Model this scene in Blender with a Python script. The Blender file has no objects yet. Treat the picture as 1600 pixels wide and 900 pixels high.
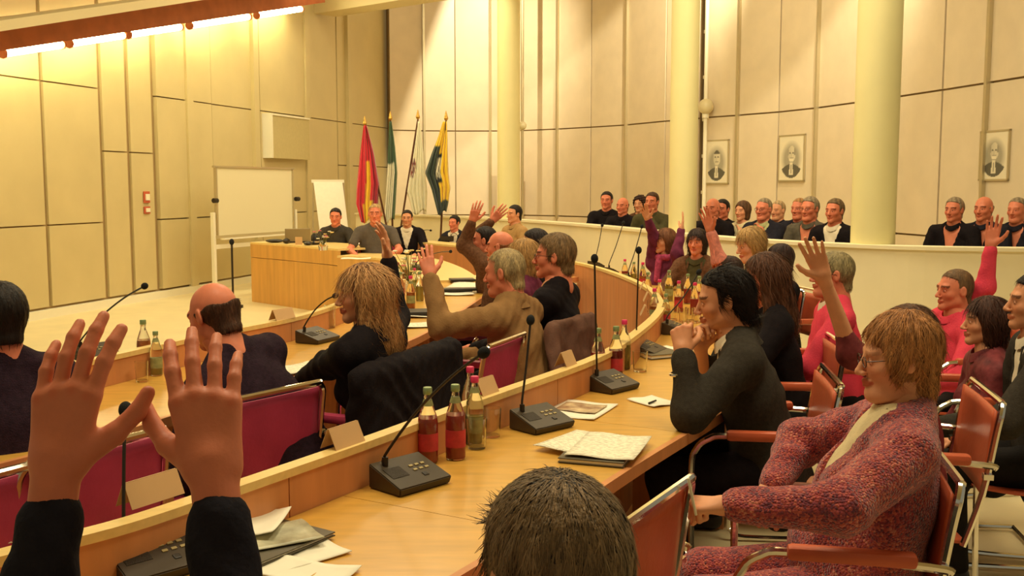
import bpy, bmesh, math, random
import numpy as np
from mathutils import Vector, Matrix, Euler
random.seed(5)
PI = math.pi
SC = bpy.context.scene
COL = SC.collection

# ------------------------------------------------------------------ camera
CAM_H = 1.6
PITCH = math.atan(160 / 1600)
cd = bpy.data.cameras.new('camera')
cam = bpy.data.objects.new('camera', cd)
COL.objects.link(cam)
cam.location = (0, 0, CAM_H)
cam.rotation_euler = (PI / 2 - PITCH, 0, 0)
cd.sensor_width = 36
cd.lens = 36
cd.clip_start = 0.05
SC.camera = cam

# ------------------------------------------------------------------ world, lights, exposure
SC.view_settings.view_transform = 'Standard'
SC.view_settings.look = 'None'
SC.view_settings.gamma = 1
SC.view_settings.exposure = -0.93
SC.view_settings.use_curve_mapping = False
wd = bpy.data.worlds.new('world')
SC.world = wd
wd.use_nodes = True
wd.node_tree.nodes['Background'].inputs[0].default_value = (1.0, 0.91, 0.62, 1)
wd.node_tree.nodes['Background'].inputs[1].default_value = 0.46
WARM = (1.0, 0.885, 0.60)


def lamp(kind, name, loc, target, power, color=WARM, size=1.0, size_y=None, spot=None, blend=.3):
    d = bpy.data.lights.new(name, kind)
    d.energy = power
    d.color = color
    if kind == 'AREA':
        d.size = size
        if size_y:
            d.shape = 'RECTANGLE'
            d.size_y = size_y
    elif kind == 'SPOT':
        d.shadow_soft_size = size
        d.spot_size = spot
        d.spot_blend = blend
    else:
        d.shadow_soft_size = size
    o = bpy.data.objects.new(name, d)
    COL.objects.link(o)
    o.location = loc
    v = Vector(target) - Vector(loc)
    o.rotation_euler = v.to_track_quat('-Z', 'Y').to_euler()
    return o


# unseen area lights added above the frame as the room's main light
lamp('AREA', 'added_overhead_light', (-1.2, 3.0, 5.2), (-0.9, 3.4, 0), 210, size=1.6)
lamp('AREA', 'added_overhead_light', (1.9, 3.2, 5.2), (1.4, 3.8, 0), 190, size=1.6)
lamp('AREA', 'added_overhead_light', (-1.0, 8.5, 5.6), (-0.6, 9.5, 0), 330, size=2.0)
lamp('AREA', 'added_overhead_light', (2.6, 8.3, 5.6), (2.4, 10.5, 0.6), 330, size=2.0)
lamp('AREA', 'added_overhead_light', (-1.5, 14.5, 6.0), (-2.0, 16, 0), 300, size=2.0)
lamp('AREA', 'added_overhead_light', (2.2, 13.5, 6.0), (2.4, 18, 1.5), 240, size=2.0)
# ------------------------------------------------------------------ pixel rays -> world points
def ray(u, v):
    c, s = math.cos(PITCH), math.sin(PITCH)
    a = (u - 800) / 1600.0
    b = (450 - v) / 1600.0
    return Vector((a, c + b * s, -s + b * c))


def PZ(u, v, z):
    r = ray(u, v)
    return Vector((0, 0, CAM_H)) + r * ((z - CAM_H) / r.z)


def PY(u, v, y):
    r = ray(u, v)
    return Vector((0, 0, CAM_H)) + r * (y / r.y)


# narrow-source wall spots; unseen plates added next to them cut straight slanting edges of light on the back wall
SPOTS = [((-.2, 18.6, 6.8), PY(697, -10, 22.8), PY(622, 190, 22.6), 3000),
         ((3.4, 16.0, 6.7), PY(992, -10, 20.4), PY(812, 160, 22.4), 3000),
         ((4.3, 12.4, 6.4), PY(1318, -10, 15.3), PY(1150, 185, 17.8), 1700)]
for L_, A_, B_, pw_ in SPOTS:
    mid_ = (A_ + B_) / 2 + Vector((1.2, 0, -.1))
    lamp('SPOT', 'wall_spot', L_, mid_, pw_, (1, .88, .62), .012, None, math.radians(75), 1.0)


# ------------------------------------------------------------------ materials
MATS = {}


def mat(name, col, rough=.6, metal=0, var=0.0, vscale=8, bump=0.0, bscale=40, stretch=(1, 1, 1), spec=.4,
        emit=0, attr=None, trans=0, sheen=0, tint2=None, ior=1.45, coat=0):
    if name in MATS:
        return MATS[name]
    m = bpy.data.materials.new(name)
    m.use_nodes = True
    nt = m.node_tree
    b = nt.nodes['Principled BSDF']
    b.inputs['Base Color'].default_value = (*col, 1)
    b.inputs['Roughness'].default_value = rough
    b.inputs['Metallic'].default_value = metal
    b.inputs['Specular IOR Level'].default_value = spec
    b.inputs['IOR'].default_value = ior
    if trans:
        b.inputs['Transmission Weight'].default_value = trans
    if sheen:
        b.inputs['Sheen Weight'].default_value = sheen
    if coat:
        b.inputs['Coat Weight'].default_value = coat
        b.inputs['Coat Roughness'].default_value = .15
    if emit:
        b.inputs['Emission Color'].default_value = (*col, 1)
        b.inputs['Emission Strength'].default_value = emit
    tc = nt.nodes.new('ShaderNodeTexCoord')
    mp = nt.nodes.new('ShaderNodeMapping')
    mp.inputs['Scale'].default_value = stretch
    nt.links.new(tc.outputs['Object'], mp.inputs[0])
    src = None
    if var:
        n = nt.nodes.new('ShaderNodeTexNoise')
        n.inputs['Scale'].default_value = vscale
        n.inputs['Detail'].default_value = 5
        nt.links.new(mp.outputs[0], n.inputs['Vector'])
        r = nt.nodes.new('ShaderNodeValToRGB')
        c2 = tint2 or tuple(max(0, c * (1 - var)) for c in col)
        c3 = tuple(min(1, c * (1 + var * .7)) for c in col)
        r.color_ramp.elements[0].position = .3
        r.color_ramp.elements[0].color = (*c2, 1)
        r.color_ramp.elements[1].position = .7
        r.color_ramp.elements[1].color = (*c3, 1)
        nt.links.new(n.outputs['Fac'], r.inputs[0])
        src = r.outputs[0]
    if attr:
        a = nt.nodes.new('ShaderNodeAttribute')
        a.attribute_name = attr
        if src is None:
            rgb = nt.nodes.new('ShaderNodeRGB')
            rgb.outputs[0].default_value = (*col, 1)
            src = rgb.outputs[0]
        mx = nt.nodes.new('ShaderNodeMix')
        mx.data_type = 'RGBA'
        mx.blend_type = 'MULTIPLY'
        mx.inputs[0].default_value = 1
        nt.links.new(src, mx.inputs[6])
        nt.links.new(a.outputs['Color'], mx.inputs[7])
        src = mx.outputs[2]
    if src is not None:
        nt.links.new(src, b.inputs['Base Color'])
    if bump:
        n2 = nt.nodes.new('ShaderNodeTexNoise')
        n2.inputs['Scale'].default_value = bscale
        n2.inputs['Detail'].default_value = 4
        nt.links.new(mp.outputs[0], n2.inputs['Vector'])
        bp = nt.nodes.new('ShaderNodeBump')
        bp.inputs['Strength'].default_value = bump
        bp.inputs['Distance'].default_value = .01
        nt.links.new(n2.outputs['Fac'], bp.inputs['Height'])
        nt.links.new(bp.outputs[0], b.inputs['Normal'])
    MATS[name] = m
    return m


def S(r, g, b):          # sRGB 0-255 -> linear
    f = lambda c: (c / 255 / 12.92) if c / 255 <= .04045 else ((c / 255 + .055) / 1.055) ** 2.4
    return (f(r), f(g), f(b))


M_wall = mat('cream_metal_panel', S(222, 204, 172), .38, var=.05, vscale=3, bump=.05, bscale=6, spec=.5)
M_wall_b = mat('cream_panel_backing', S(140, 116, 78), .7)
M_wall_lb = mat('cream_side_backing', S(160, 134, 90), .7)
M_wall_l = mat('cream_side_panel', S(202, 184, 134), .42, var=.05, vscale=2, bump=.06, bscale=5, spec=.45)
M_col = mat('column_paint', S(232, 220, 160), .5, var=.03, vscale=3)
M_para = mat('parapet_paint', S(238, 224, 184), .6, var=.04, vscale=3)
M_floor = mat('pale_floor', S(226, 208, 160), .45, var=.06, vscale=3)
M_ceil = mat('ceiling_paint', S(222, 206, 160), .7)
M_beam = mat('red_brown_beam', S(168, 92, 52), .55, var=.15, vscale=5)
M_maple = mat('maple_top', S(214, 162, 72), .3, var=.13, vscale=5, stretch=(1, 6, 6), bump=.03, bscale=30, spec=.45, coat=.25)
M_cap = mat('maple_cap', S(236, 202, 128), .35, var=.08, vscale=8, stretch=(1, 5, 5))  # desk wood again, brighter light on the cap put into the paler colour
M_wood_red = mat('desk_wood_red', S(212, 142, 88), .4, var=.12, vscale=3, stretch=(5, 5, .6), spec=.4)  # same wood as the tops; its different lighting is put into the redder colour
M_podium = mat('podium_veneer', S(216, 162, 84), .4, var=.13, vscale=2.5, stretch=(5, 5, .5), spec=.4)
M_chrome = mat('chrome_tube', (.8, .76, .7), .13, 1)
M_pink = mat('crimson_leather', S(184, 60, 92), .5, var=.12, vscale=9, bump=.12, bscale=60)
M_tan = mat('cognac_leather', S(196, 92, 58), .4, var=.1, vscale=9, bump=.1, bscale=60)
M_black = mat('black_plastic', S(44, 36, 28), .42)
M_mic = mat('microphone_console', S(64, 52, 36), .42, var=.06, vscale=20)
M_foam = mat('black_foam', (.01, .01, .01), .9, bump=.4, bscale=300)
M_paper = mat('white_paper', S(244, 236, 212), .7, var=.03, vscale=20)
M_card = mat('tan_card', S(212, 170, 118), .6, var=.05, vscale=9)
M_white = mat('white_lacquer', S(236, 228, 200), .4)
M_dark = mat('dark_void', (.006, .005, .004), .5)
M_alu = mat('aluminium_trim', S(200, 186, 150), .35, .6)


# ------------------------------------------------------------------ object helpers
def link(name, me, m=None, parent=None, smooth=False):
    o = bpy.data.objects.new(name, me)
    COL.objects.link(o)
    if m is not None:
        for q in (m if isinstance(m, (list, tuple)) else [m]):
            if q.name not in [x.name for x in me.materials if x]:
                me.materials.append(q)
    if parent is not None:
        o.parent = parent
    if smooth:
        me.polygons.foreach_set('use_smooth', [True] * len(me.polygons))
    return o


def tag(o, label=None, cat=None, group=None, kind=None):
    if label:
        o['label'] = label
    if cat:
        o['category'] = cat
    if group:
        o['group'] = group
    if kind:
        o['kind'] = kind
    return o


def empty(name, loc, rz=0, label=None, cat=None, group=None):
    o = bpy.data.objects.new(name, None)
    COL.objects.link(o)
    o.empty_display_size = .1
    o.location = loc
    o.rotation_euler = (0, 0, rz)
    return tag(o, label, cat, group)


def copy_tree(o, parent=None):
    c = o.copy()
    COL.objects.link(c)
    c.parent = parent
    for ch in list(o.children):
        copy_tree(ch, c)
    return c


class MB:
    """collects simple solids and links them as one mesh"""

    def __init__(s):
        s.bm = bmesh.new()

    def box(s, c, d, rot=None, bevel=0):
        r = bmesh.ops.create_cube(s.bm, size=1)
        vs = r['verts']
        bmesh.ops.scale(s.bm, vec=d, verts=vs)
        if bevel:
            es = list({e for v in vs for e in v.link_edges})
            rr = bmesh.ops.bevel(s.bm, geom=es, offset=bevel, segments=2, affect='EDGES', profile=.5)
            vs = list({v for f in rr['faces'] for v in f.verts} | {v for v in vs if v.is_valid})
        M = Matrix.Translation(c) @ (rot.to_matrix().to_4x4() if rot else Matrix())
        bmesh.ops.transform(s.bm, matrix=M, verts=vs)
        return s

    def cyl(s, a, b, r, r2=None, seg=16):
        a, b = Vector(a), Vector(b)
        d = b - a
        q = d.to_track_quat('Z', 'Y')
        M = Matrix.Translation((a + b) / 2) @ q.to_matrix().to_4x4()
        bmesh.ops.create_cone(s.bm, cap_ends=True, segments=seg, radius1=r, radius2=r if r2 is None else r2, depth=d.length, matrix=M)
        return s

    def sph(s, c, r, sc=(1, 1, 1), seg=16):
        M = Matrix.Translation(c) @ Matrix.Diagonal((*sc, 1))
        bmesh.ops.create_uvsphere(s.bm, u_segments=seg, v_segments=max(6, seg // 2 + 2), radius=r, matrix=M)
        return s

    def tube(s, pts, r, seg=8, closed=False):
        pts = [Vector(p) for p in pts]
        n = len(pts)
        rings = []
        up = None
        for i, p in enumerate(pts):
            if closed:
                t = (pts[(i + 1) % n] - pts[i - 1]).normalized()
            else:
                t = (pts[min(i + 1, n - 1)] - pts[max(i - 1, 0)]).normalized()
            if up is None:
                up = t.orthogonal().normalized()
            up = (up - t * up.dot(t)).normalized()
            w = t.cross(up)
            rr = r[i] if isinstance(r, (list, tuple)) else r
            rings.append([s.bm.verts.new(p + (up * math.cos(a) + w * math.sin(a)) * rr) for a in [2 * PI * k / seg for k in range(seg)]])
        m = n if closed else n - 1
        for i in range(m):
            A, B = rings[i], rings[(i + 1) % n]
            for k in range(seg):
                s.bm.faces.new((A[k], A[(k + 1) % seg], B[(k + 1) % seg], B[k]))
        if not closed:
            s.bm.faces.new(rings[0][::-1])
            s.bm.faces.new(rings[-1])
        return s

    def lathe(s, prof, c=(0, 0, 0), seg=20):
        c = Vector(c)
        rings = []
        for (r, z) in prof:
            rings.append([s.bm.verts.new(c + Vector((r * math.cos(2 * PI * k / seg), r * math.sin(2 * PI * k / seg), z))) for k in range(seg)])
        for i in range(len(rings) - 1):
            for k in range(seg):
                s.bm.faces.new((rings[i][k], rings[i][(k + 1) % seg], rings[i + 1][(k + 1) % seg], rings[i + 1][k]))
        s.bm.faces.new(rings[0][::-1])
        s.bm.faces.new(rings[-1])
        return s

    def quadstrip(s, rows):
        vs = [[s.bm.verts.new(p) for p in row] for row in rows]
        for i in range(len(vs) - 1):
            for j in range(len(vs[0]) - 1):
                s.bm.faces.new((vs[i][j], vs[i][j + 1], vs[i + 1][j + 1], vs[i + 1][j]))
        return s

    def build(s, name, m, parent=None, smooth=False, loc=None):
        bmesh.ops.recalc_face_normals(s.bm, faces=s.bm.faces)
        me = bpy.data.meshes.new(name)
        s.bm.to_mesh(me)
        s.bm.free()
        if smooth:
            me.polygons.foreach_set('use_smooth', [True] * len(me.polygons))
            try:
                me.set_sharp_from_angle(angle=math.radians(38))
            except Exception:
                pass
        o = link(name, me, m, parent)
        if loc is not None:
            o.location = loc
        return o


def smooth_path(pts, n=8):
    pts = [Vector(p) for p in pts]
    out = []
    for i in range(len(pts) - 1):
        p0, p1, p2, p3 = pts[max(i - 1, 0)], pts[i], pts[i + 1], pts[min(i + 2, len(pts) - 1)]
        for k in range(n):
            t = k / n
            out.append(.5 * ((2 * p1) + (p2 - p0) * t + (2 * p0 - 5 * p1 + 4 * p2 - p3) * t * t + (3 * p1 - p0 - 3 * p2 + p3) * t ** 3))
    out.append(pts[-1])
    return out


def ribbon(mb, path, d0, d1, z0, z1):
    """solid strip following a plan path, offset d0..d1 to its right, from z0 to z1"""
    n = len(path)
    rows = []
    for i in range(n):
        t = (path[min(i + 1, n - 1)] - path[max(i - 1, 0)])
        t = Vector((t.x, t.y)).normalized()
        r = Vector((t.y, -t.x))
        p = Vector((path[i].x, path[i].y))
        a, b = p + r * d0, p + r * d1
        rows.append([mb.bm.verts.new(q) for q in ((a.x, a.y, z0), (b.x, b.y, z0), (b.x, b.y, z1), (a.x, a.y, z1))])
    for i in range(n - 1):
        for k in range(4):
            mb.bm.faces.new((rows[i][k], rows[i][(k + 1) % 4], rows[i + 1][(k + 1) % 4], rows[i + 1][k]))
    mb.bm.faces.new(rows[0][::-1])
    mb.bm.faces.new(rows[-1])
    return mb


def cut_path(path, a, b):
    """sub path between arc lengths a and b"""
    L = [0]
    for i in range(1, len(path)):
        L.append(L[-1] + (path[i] - path[i - 1]).length)

    def at(s):
        s = min(max(s, 0), L[-1])
        for i in range(1, len(path)):
            if L[i] >= s:
                f = (s - L[i - 1]) / max(1e-9, L[i] - L[i - 1])
                return path[i - 1].lerp(path[i], f)
        return path[-1]
    out = [at(a)] + [path[i] for i in range(len(path)) if a + .01 < L[i] < b - .01] + [at(b)]
    return out


def plen(path):
    return sum((path[i] - path[i - 1]).length for i in range(1, len(path)))
# ================================================================== THE ROOM
fl = MB().box((0, 9, -.05), (24, 34, .1)).build('floor', M_floor)
tag(fl, kind='structure')

# ---- left wall: plane through two plan points
LA = PZ(220, 470, 0)
LD = Vector((.284, 1, 0)).normalized()
LN = Vector((LD.y, -LD.x, 0))          # pointing into the room


def on_left(u):
    """plan point of the left wall seen in pixel column u"""
    k = ray(u, 300)
    m = k.x / k.y
    s = (m * LA.y - LA.x) / (LD.x - m * LD.y)
    return LA + LD * s


def wall_box(mb, A, B, z0, z1, n, t0, t1, g=.012):
    d = (B - A).normalized()
    a, b = A + d * g, B - d * g
    pts = []
    for z in (z0 + g, z1 - g):
        for p, t in ((a, t0), (b, t0), (b, t1), (a, t1)):
            q = p + n * t
            pts.append(mb.bm.verts.new((q.x, q.y, z)))
    for f in ((0, 1, 2, 3), (7, 6, 5, 4), (0, 4, 5, 1), (1, 5, 6, 2), (2, 6, 7, 3), (3, 7, 4, 0)):
        mb.bm.faces.new([pts[i] for i in f])
    return mb


L0, L1 = on_left(-320), on_left(611)
wl = wall_box(MB(), L0, L1, 0, 7.0, LN, -.2, 0, 0).build('wall_left', M_wall_lb)
tag(wl, kind='structure')
left_cols = [(-320, -220, (1.12, 2.85)), (-218, -120, (1.12, 2.85)), (-116, -20, (1.12, 2.85)), (-14, 66, (1.12, 2.85)),
             (70, 156, (1.12, 2.85)), (161, 198, (2.05,)), (203, 238, (2.05,)), (243, 329, (1.12, 2.85)), (331, 402, (1.12, 2.85)), (404, 474, (1.12, 2.85)),
             (475, 526, (1.12, 2.85)), (527, 610, (2.0, 2.85))]
for (u0, u1, seams) in left_cols:
    zs = [.12] + list(seams) + [7.0]
    A, B = on_left(u0), on_left(u1)
    for i in range(len(zs) - 1):
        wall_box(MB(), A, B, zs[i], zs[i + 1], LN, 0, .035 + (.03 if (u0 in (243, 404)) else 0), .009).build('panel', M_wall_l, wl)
# shallow pilasters catch the tube light
for u in (288, 393, 474, 540):
    A = on_left(u)
    B = A + LD * .16
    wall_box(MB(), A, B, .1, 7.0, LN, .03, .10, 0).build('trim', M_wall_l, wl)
tag(wall_box(MB(), L0, L1, 0, .10, LN, .0, .09, 0).build('baseboard_left', M_white), kind='structure')

# ---- back wall: curved run of tall panels
cols = [(610, 22.5), (662, 22.8), (712, 22.9), (766, 22.9), (817, 22.7), (872, 22.1), (924, 21.4), (980, 20.6), (1040, 19.4), (1092, 18.6)]
cols2 = [(1102, 18.4), (1152, 17.8), (1216, 17.0), (1276, 16.1), (1335, 15.1), (1400, 14.1), (1470, 13.1), (1540, 12.2), (1620, 11.3), (1720, 10.3), (1850, 9.2)]


def plan(u, y):
    p = PY(u, 300, y)
    return Vector((p.x, p.y, 0))


bk = empty('wall_back', (0, 0, 0))
tag(bk, kind='structure')
for cs in (cols, cols2):
    for i in range(len(cs) - 1):
        A, B = plan(*cs[i]), plan(*cs[i + 1])
        d = (B - A).normalized()
        n = Vector((d.y, -d.x, 0))
        wall_box(MB(), A, B, 0, 7.4, n, -.16, 0, -.002).build('backing', M_wall_b, bk)
        for (z0, z1) in ((0, .95), (.95, 2.8), (2.8, 7.4)):
            t = .03 + (.008 if i % 2 else 0)
            wall_box(MB(), A, B, z0, z1, n, .0, t, .013).build('panel', M_wall, bk)
        if i in (1, 3, 5, 7):
            wall_box(MB(), A, A + d * .05, .9, 7.4, n, .0, .09, 0).build('trim', M_alu, bk)
# narrow dark window between the two runs, with its frame bars
A, B = plan(1090, 18.7), plan(1103, 18.5)
wn = wall_box(MB(), A, B, .6, 7.4, Vector((0, -1, 0)), -.12, -.05, 0).build('window_1', mat('night_glass', (.012, .012, .02), .08, spec=.8))
tag(wn, kind='structure')
for z in (1.45, 2.1, 2.75, 3.5, 4.3, 5.1):
    wall_box(MB(), A, B, z, z + .06, Vector((0, -1, 0)), -.05, .0, 0).build('window_bar', M_white, wn)
C_ = plan(1100, 18.2)
pipe = empty('wall_lamp', (C_.x, C_.y, 0), 0, 'frosted globe lamp on a slim white pole beside the dark slit window', 'lamp')
MB().cyl((0, 0, 0), (0, 0, 7.2), .035).build('pole', M_white, pipe, True)
MB().sph((0, -.02, 2.98), .135, seg=24).build('globe', mat('frosted_globe', S(236, 222, 176), .3, trans=.2), pipe, True)
MB().cyl((0, 0, 2.78), (0, 0, 2.88), .06).build('collar', M_white, pipe, True)
C_ = plan(816, 20.5)
pipe = empty('wall_lamp', (C_.x, C_.y, 0), 0, 'small frosted lamp on a thin pole right of the farthest column', 'lamp')
MB().cyl((0, 0, 0), (0, 0, 7.2), .03).build('pole', M_alu, pipe, True)
MB().sph((0, -.02, 2.78), .085, seg=20).build('globe', MATS['frosted_globe'], pipe, True)

# flat access panel low on the back wall behind the farthest column
A, B = plan(776, 22.6), plan(818, 22.4)
wall_box(MB(), A, B, .95, 2.05, Vector((0, -1, 0)), .05, .09, 0).build('access_hatch', M_wall, bk)

# ---- ceiling: sloping, high, with the beams that show top left
cl = MB().box((0, 9, 7.45), (26, 34, .1)).build('ceiling', M_ceil)
tag(cl, kind='structure')
# sloped red-brown beam over the tube lights
bm_ = MB()
p0, p1 = PY(-330, 118, on_left(-330).y), PY(505, -5, on_left(505).y)
off = LN * .55


def beam(mb, a, b, w, h):
    d = (b - a).normalized()
    s_ = Vector((d.y, -d.x, 0)).normalized()
    up = Vector((0, 0, 1))
    v = []
    for p in (a, b):
        for (x, z) in ((-w / 2, 0), (w / 2, 0), (w / 2, h), (-w / 2, h)):
            q = p + s_ * x + up * z
            v.append(mb.bm.verts.new(q))
    for f in ((3, 2, 1, 0), (4, 5, 6, 7), (0, 1, 5, 4), (1, 2, 6, 5), (2, 3, 7, 6), (3, 0, 4, 7)):
        mb.bm.faces.new([v[i] for i in f])
    return mb


dist = .8
def near_left(u, v, off):
    A = on_left(u)
    # point at offset `off` in front of the wall that is seen at pixel u, v
    k = ray(u, v)
    m = k.x / k.y
    Q = LA + LN * off
    s = (m * Q.y - Q.x) / (LD.x - m * LD.y)
    P = Q + LD * s
    return PY(u, v, P.y)


beam(bm_, near_left(-330, 128, .8), near_left(503, 4, .8), .12, .34).build('trim_1', M_beam)
tag(bpy.data.objects['trim_1'], kind='structure')
b2 = beam(MB(), near_left(-330, 96, 1.25), near_left(470, -26, 1.25), .5, .10).build('trim_2', M_ceil)
tag(b2, kind='structure')
b3 = beam(MB(), PY(508, 24, 19.6), PY(1050, -60, 13.5), .5, .55).build('trim_3', M_ceil)
tag(b3, kind='structure')
# unseen blocker plates added beside the wall spots (cut the light along a straight slanting edge)
for i_, (L_, A_, B_, pw_) in enumerate(SPOTS):
    L_ = Vector(L_)
    A2, B2 = A_ + (A_ - B_) * 1.5, B_ + (B_ - A_) * 1.5
    D_ = Vector((-6, 0, 2))
    t = .07
    q = [L_ + (A2 - L_) * t, L_ + (B2 - L_) * t, L_ + (B2 + D_ - L_) * t, L_ + (A2 + D_ - L_) * t]
    nn = (q[1] - q[0]).cross(q[3] - q[0]).normalized() * .02
    m_ = MB()
    vs_ = [m_.bm.verts.new(p) for p in q] + [m_.bm.verts.new(p + nn) for p in q]
    for f_ in ((0, 1, 2, 3), (7, 6, 5, 4), (0, 4, 5, 1), (1, 5, 6, 2), (2, 6, 7, 3), (3, 7, 4, 0)):
        m_.bm.faces.new([vs_[k] for k in f_])
    tag(m_.build('trim_%d' % (4 + i_), M_beam), kind='structure')
# tube lights
M_tube = mat('tube_glow', (1.0, .93, .55), emit=62)
tube_spans = [(-215, -120), (-105, -8), (4, 96), (108, 192), (200, 281), (296, 388), (401, 470)]
words = ['far left end of the row', 'second from the far left end', 'third from the left, by the photo edge',
         'left of the wall switch column', 'above the wall switch', 'middle of the three right ones', 'rightmost, beside the cream beam']
for (u0, u1), w_ in zip(tube_spans, words):
    f = lambda u: 60 - .148 * (u - 200)
    a, b = near_left(u0, f(u0) - 6, .42), near_left(u1, f(u1) - 6, .42)
    t = empty('tube_light', a, 0, 'glowing tube light under the beam, ' + w_, 'lamp', 'tube lights along the left wall')
    b = b - a
    MB().cyl((0, 0, 0), b, .045, seg=10).build('tube', M_tube, t, True)
    MB().cyl(b * -.01, b * .012, .06, seg=10).build('end_cap', M_beam, t)
    MB().cyl(b * .99, b * 1.012, .06, seg=10).build('end_cap', M_beam, t)
    beam(MB(), Vector((0, 0, .07)) + LN * .0, b + Vector((0, 0, .07)), .16, .03).build('reflector', M_white, t)

# ---- parapet of the gallery
para = [plan(560, 19.0), plan(640, 18.0), plan(740, 16.6), plan(830, 15.0), plan(925, 13.3), plan(1010, 11.8), plan(1100, 10.5), plan(1210, 9.5), plan(1325, 8.9), plan(1450, 8.5), plan(1620, 8.3), plan(1800, 8.3)]
pp = smooth_path(para, 6)
pw = ribbon(MB(), pp, -.07, .07, 0, 1.07).build('parapet', M_para)
pw.name = 'wall_gallery'
tag(pw, kind='structure')
ribbon(MB(), pp, -.10, .10, 1.07, 1.10).build('coping', M_para, pw)
gf = MB()
gp = ribbon(gf, pp, -4.0, -.09, 0, .16).build('floor_gallery', M_floor)
tag(gp, kind='structure')

# ---- columns
def column(u, y, r, lab, z1=7.4):
    c = PY(u, 300, y)
    o = MB().lathe([(r, 0), (r, z1)], seg=48).build('column', M_col, None, True, (c.x, c.y, 0))
    tag(o, lab, 'column', kind='structure')
    return o
column(795, 15.9, .175, 'slim round cream column farthest from the camera')
column(1067, 11.2, .150, 'round cream column in the middle of the gallery')
column(1366, 8.9, .185, 'thick round cream column nearest the camera on the right')
# brown curtain and slit behind the near column
c0, c1 = PY(1398, 255, 12.5), PY(1398, 385, 12.5)
cur = MB()
rows = []
for k in range(7):
    z = c0.z + (c1.z - c0.z) * k / 6
    rows.append([Vector((c0.x + .03 * j, 12.5 + .03 * math.sin(j * 1.9), z)) for j in range(-3, 1)])
cur.quadstrip(rows).build('curtain', mat('brown_curtain', S(120, 72, 44), .9, var=.2, vscale=9), None, True)
tag(bpy.data.objects['curtain'], 'brown hanging curtain edge behind the nearest column', 'curtain')
MB().box((c0.x - .03, 12.45, c0.z + .75), (.05, .05, 1.5)).build('curtain_rail', M_white, bpy.data.objects['curtain'])

# ---- portraits: flat printed bust pictures in thin frames
def portrait(u, v, w, h, lab, seed, y):
    c = PY(u, v, y)
    a, b = None, None
    run = cols2
    for i in range(len(run) - 1):
        if run[i][0] <= u <= run[i + 1][0]:
            a, b = plan(*run[i]), plan(*run[i + 1])
    d = (b - a).normalized()
    n = Vector((d.y, -d.x, 0))
    k = ray(u, v)
    m = k.x / k.y
    s = (m * a.y - a.x) / (d.x - m * d.y)
    P = a + d * s
    z = PY(u, v, P.y).z
    ww, hh = w * P.y / 1600 / (d.x - m * d.y), h * P.y / 1600
    e = empty('portrait_picture', P + n * .05, math.atan2(d.y, d.x), lab, 'picture', 'framed portraits on the back wall')
    f = MB()
    t = .022
    f.box((0, 0, z + hh / 2 - t / 2), (ww, .03, t)).box((0, 0, z - hh / 2 + t / 2), (ww, .03, t))
    f.box((-ww / 2 + t / 2, 0, z), (t, .03, hh)).box((ww / 2 - t / 2, 0, z), (t, .03, hh)).build('frame', M_alu, e)
    nx, nz = 40, 56
    iw, ih = ww - 2 * t, hh - 2 * t
    vs, fs, cs = [], [], []
    rnd = random.Random(seed)
    bald = seed % 2
    for j in range(nz + 1):
        for i in range(nx + 1):
            U, V = i / nx * 2 - 1, j / nz * 2 - 1
            U0, V0_ = U, V
            vs.append((U0 * iw / 2, -.008, z + V0_ * ih / 2))
            U, V = U * .72, V * .74 + .02
            r = math.hypot(U / .66, (V) / .64)
            col = .80
            if r < 1:
                col = .80 - .42 * min(1, (1 - r) * 2.5)
            body = V < -.18 - .55 * abs(U) ** 2.0 and V > -.78 and abs(U) < .62 and r < 1.02
            if body:
                col = .12
            if abs(U) < .13 + (-V - .55) * .12 and -.55 < V < -.12:
                col = .75
            if abs(U) < .03 and -.5 < V < -.2:
                col = .1
            hd = math.hypot((U - .02) / .23, (V - .16) / .27)
            if hd < 1:
                col = .66 - .25 * max(0, -U + .05) * 2
                if not bald and V > .3:
                    col = .12
                if bald and abs(U) > .16 and V > .1:
                    col = .3
                for ex in (-.08, .1):
                    if math.hypot((U - ex) / .05, (V - .19) / .025) < 1:
                        col = .15
                if abs(U - .01) < .025 and .04 < V < .17:
                    col = .5
                if abs(U - .01) < .11 and abs(V - .02) < .022:
                    col = .2 if not bald else .3
                if bald and V < -.0 and abs(U) < .13:
                    col = .8
            cs.append((col, col * .93, col * .74, 1))
    for j in range(nz):
        for i in range(nx):
            q = j * (nx + 1) + i
            fs.append((q, q + 1, q + nx + 2, q + nx + 1))
    me = bpy.data.meshes.new('print')
    me.from_pydata(vs, [], fs)
    ca = me.color_attributes.new('tint', 'FLOAT_COLOR', 'POINT')
    ca.data.foreach_set('color', np.array(cs, dtype=np.float32).ravel())
    link('print', me, mat('printed_picture', (1, .96, .85), .5, attr='tint'), e.children[0])


portrait(1123, 253, 37, 68, 'framed portrait of a dark-haired person just right of the slit window', 2, 17)
portrait(1241, 247, 40, 72, 'framed portrait of a bald bearded person, second from the slit window', 3, 16)
portrait(1560, 243, 46, 78, 'framed portrait near the right edge of the photo', 5, 12)

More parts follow.
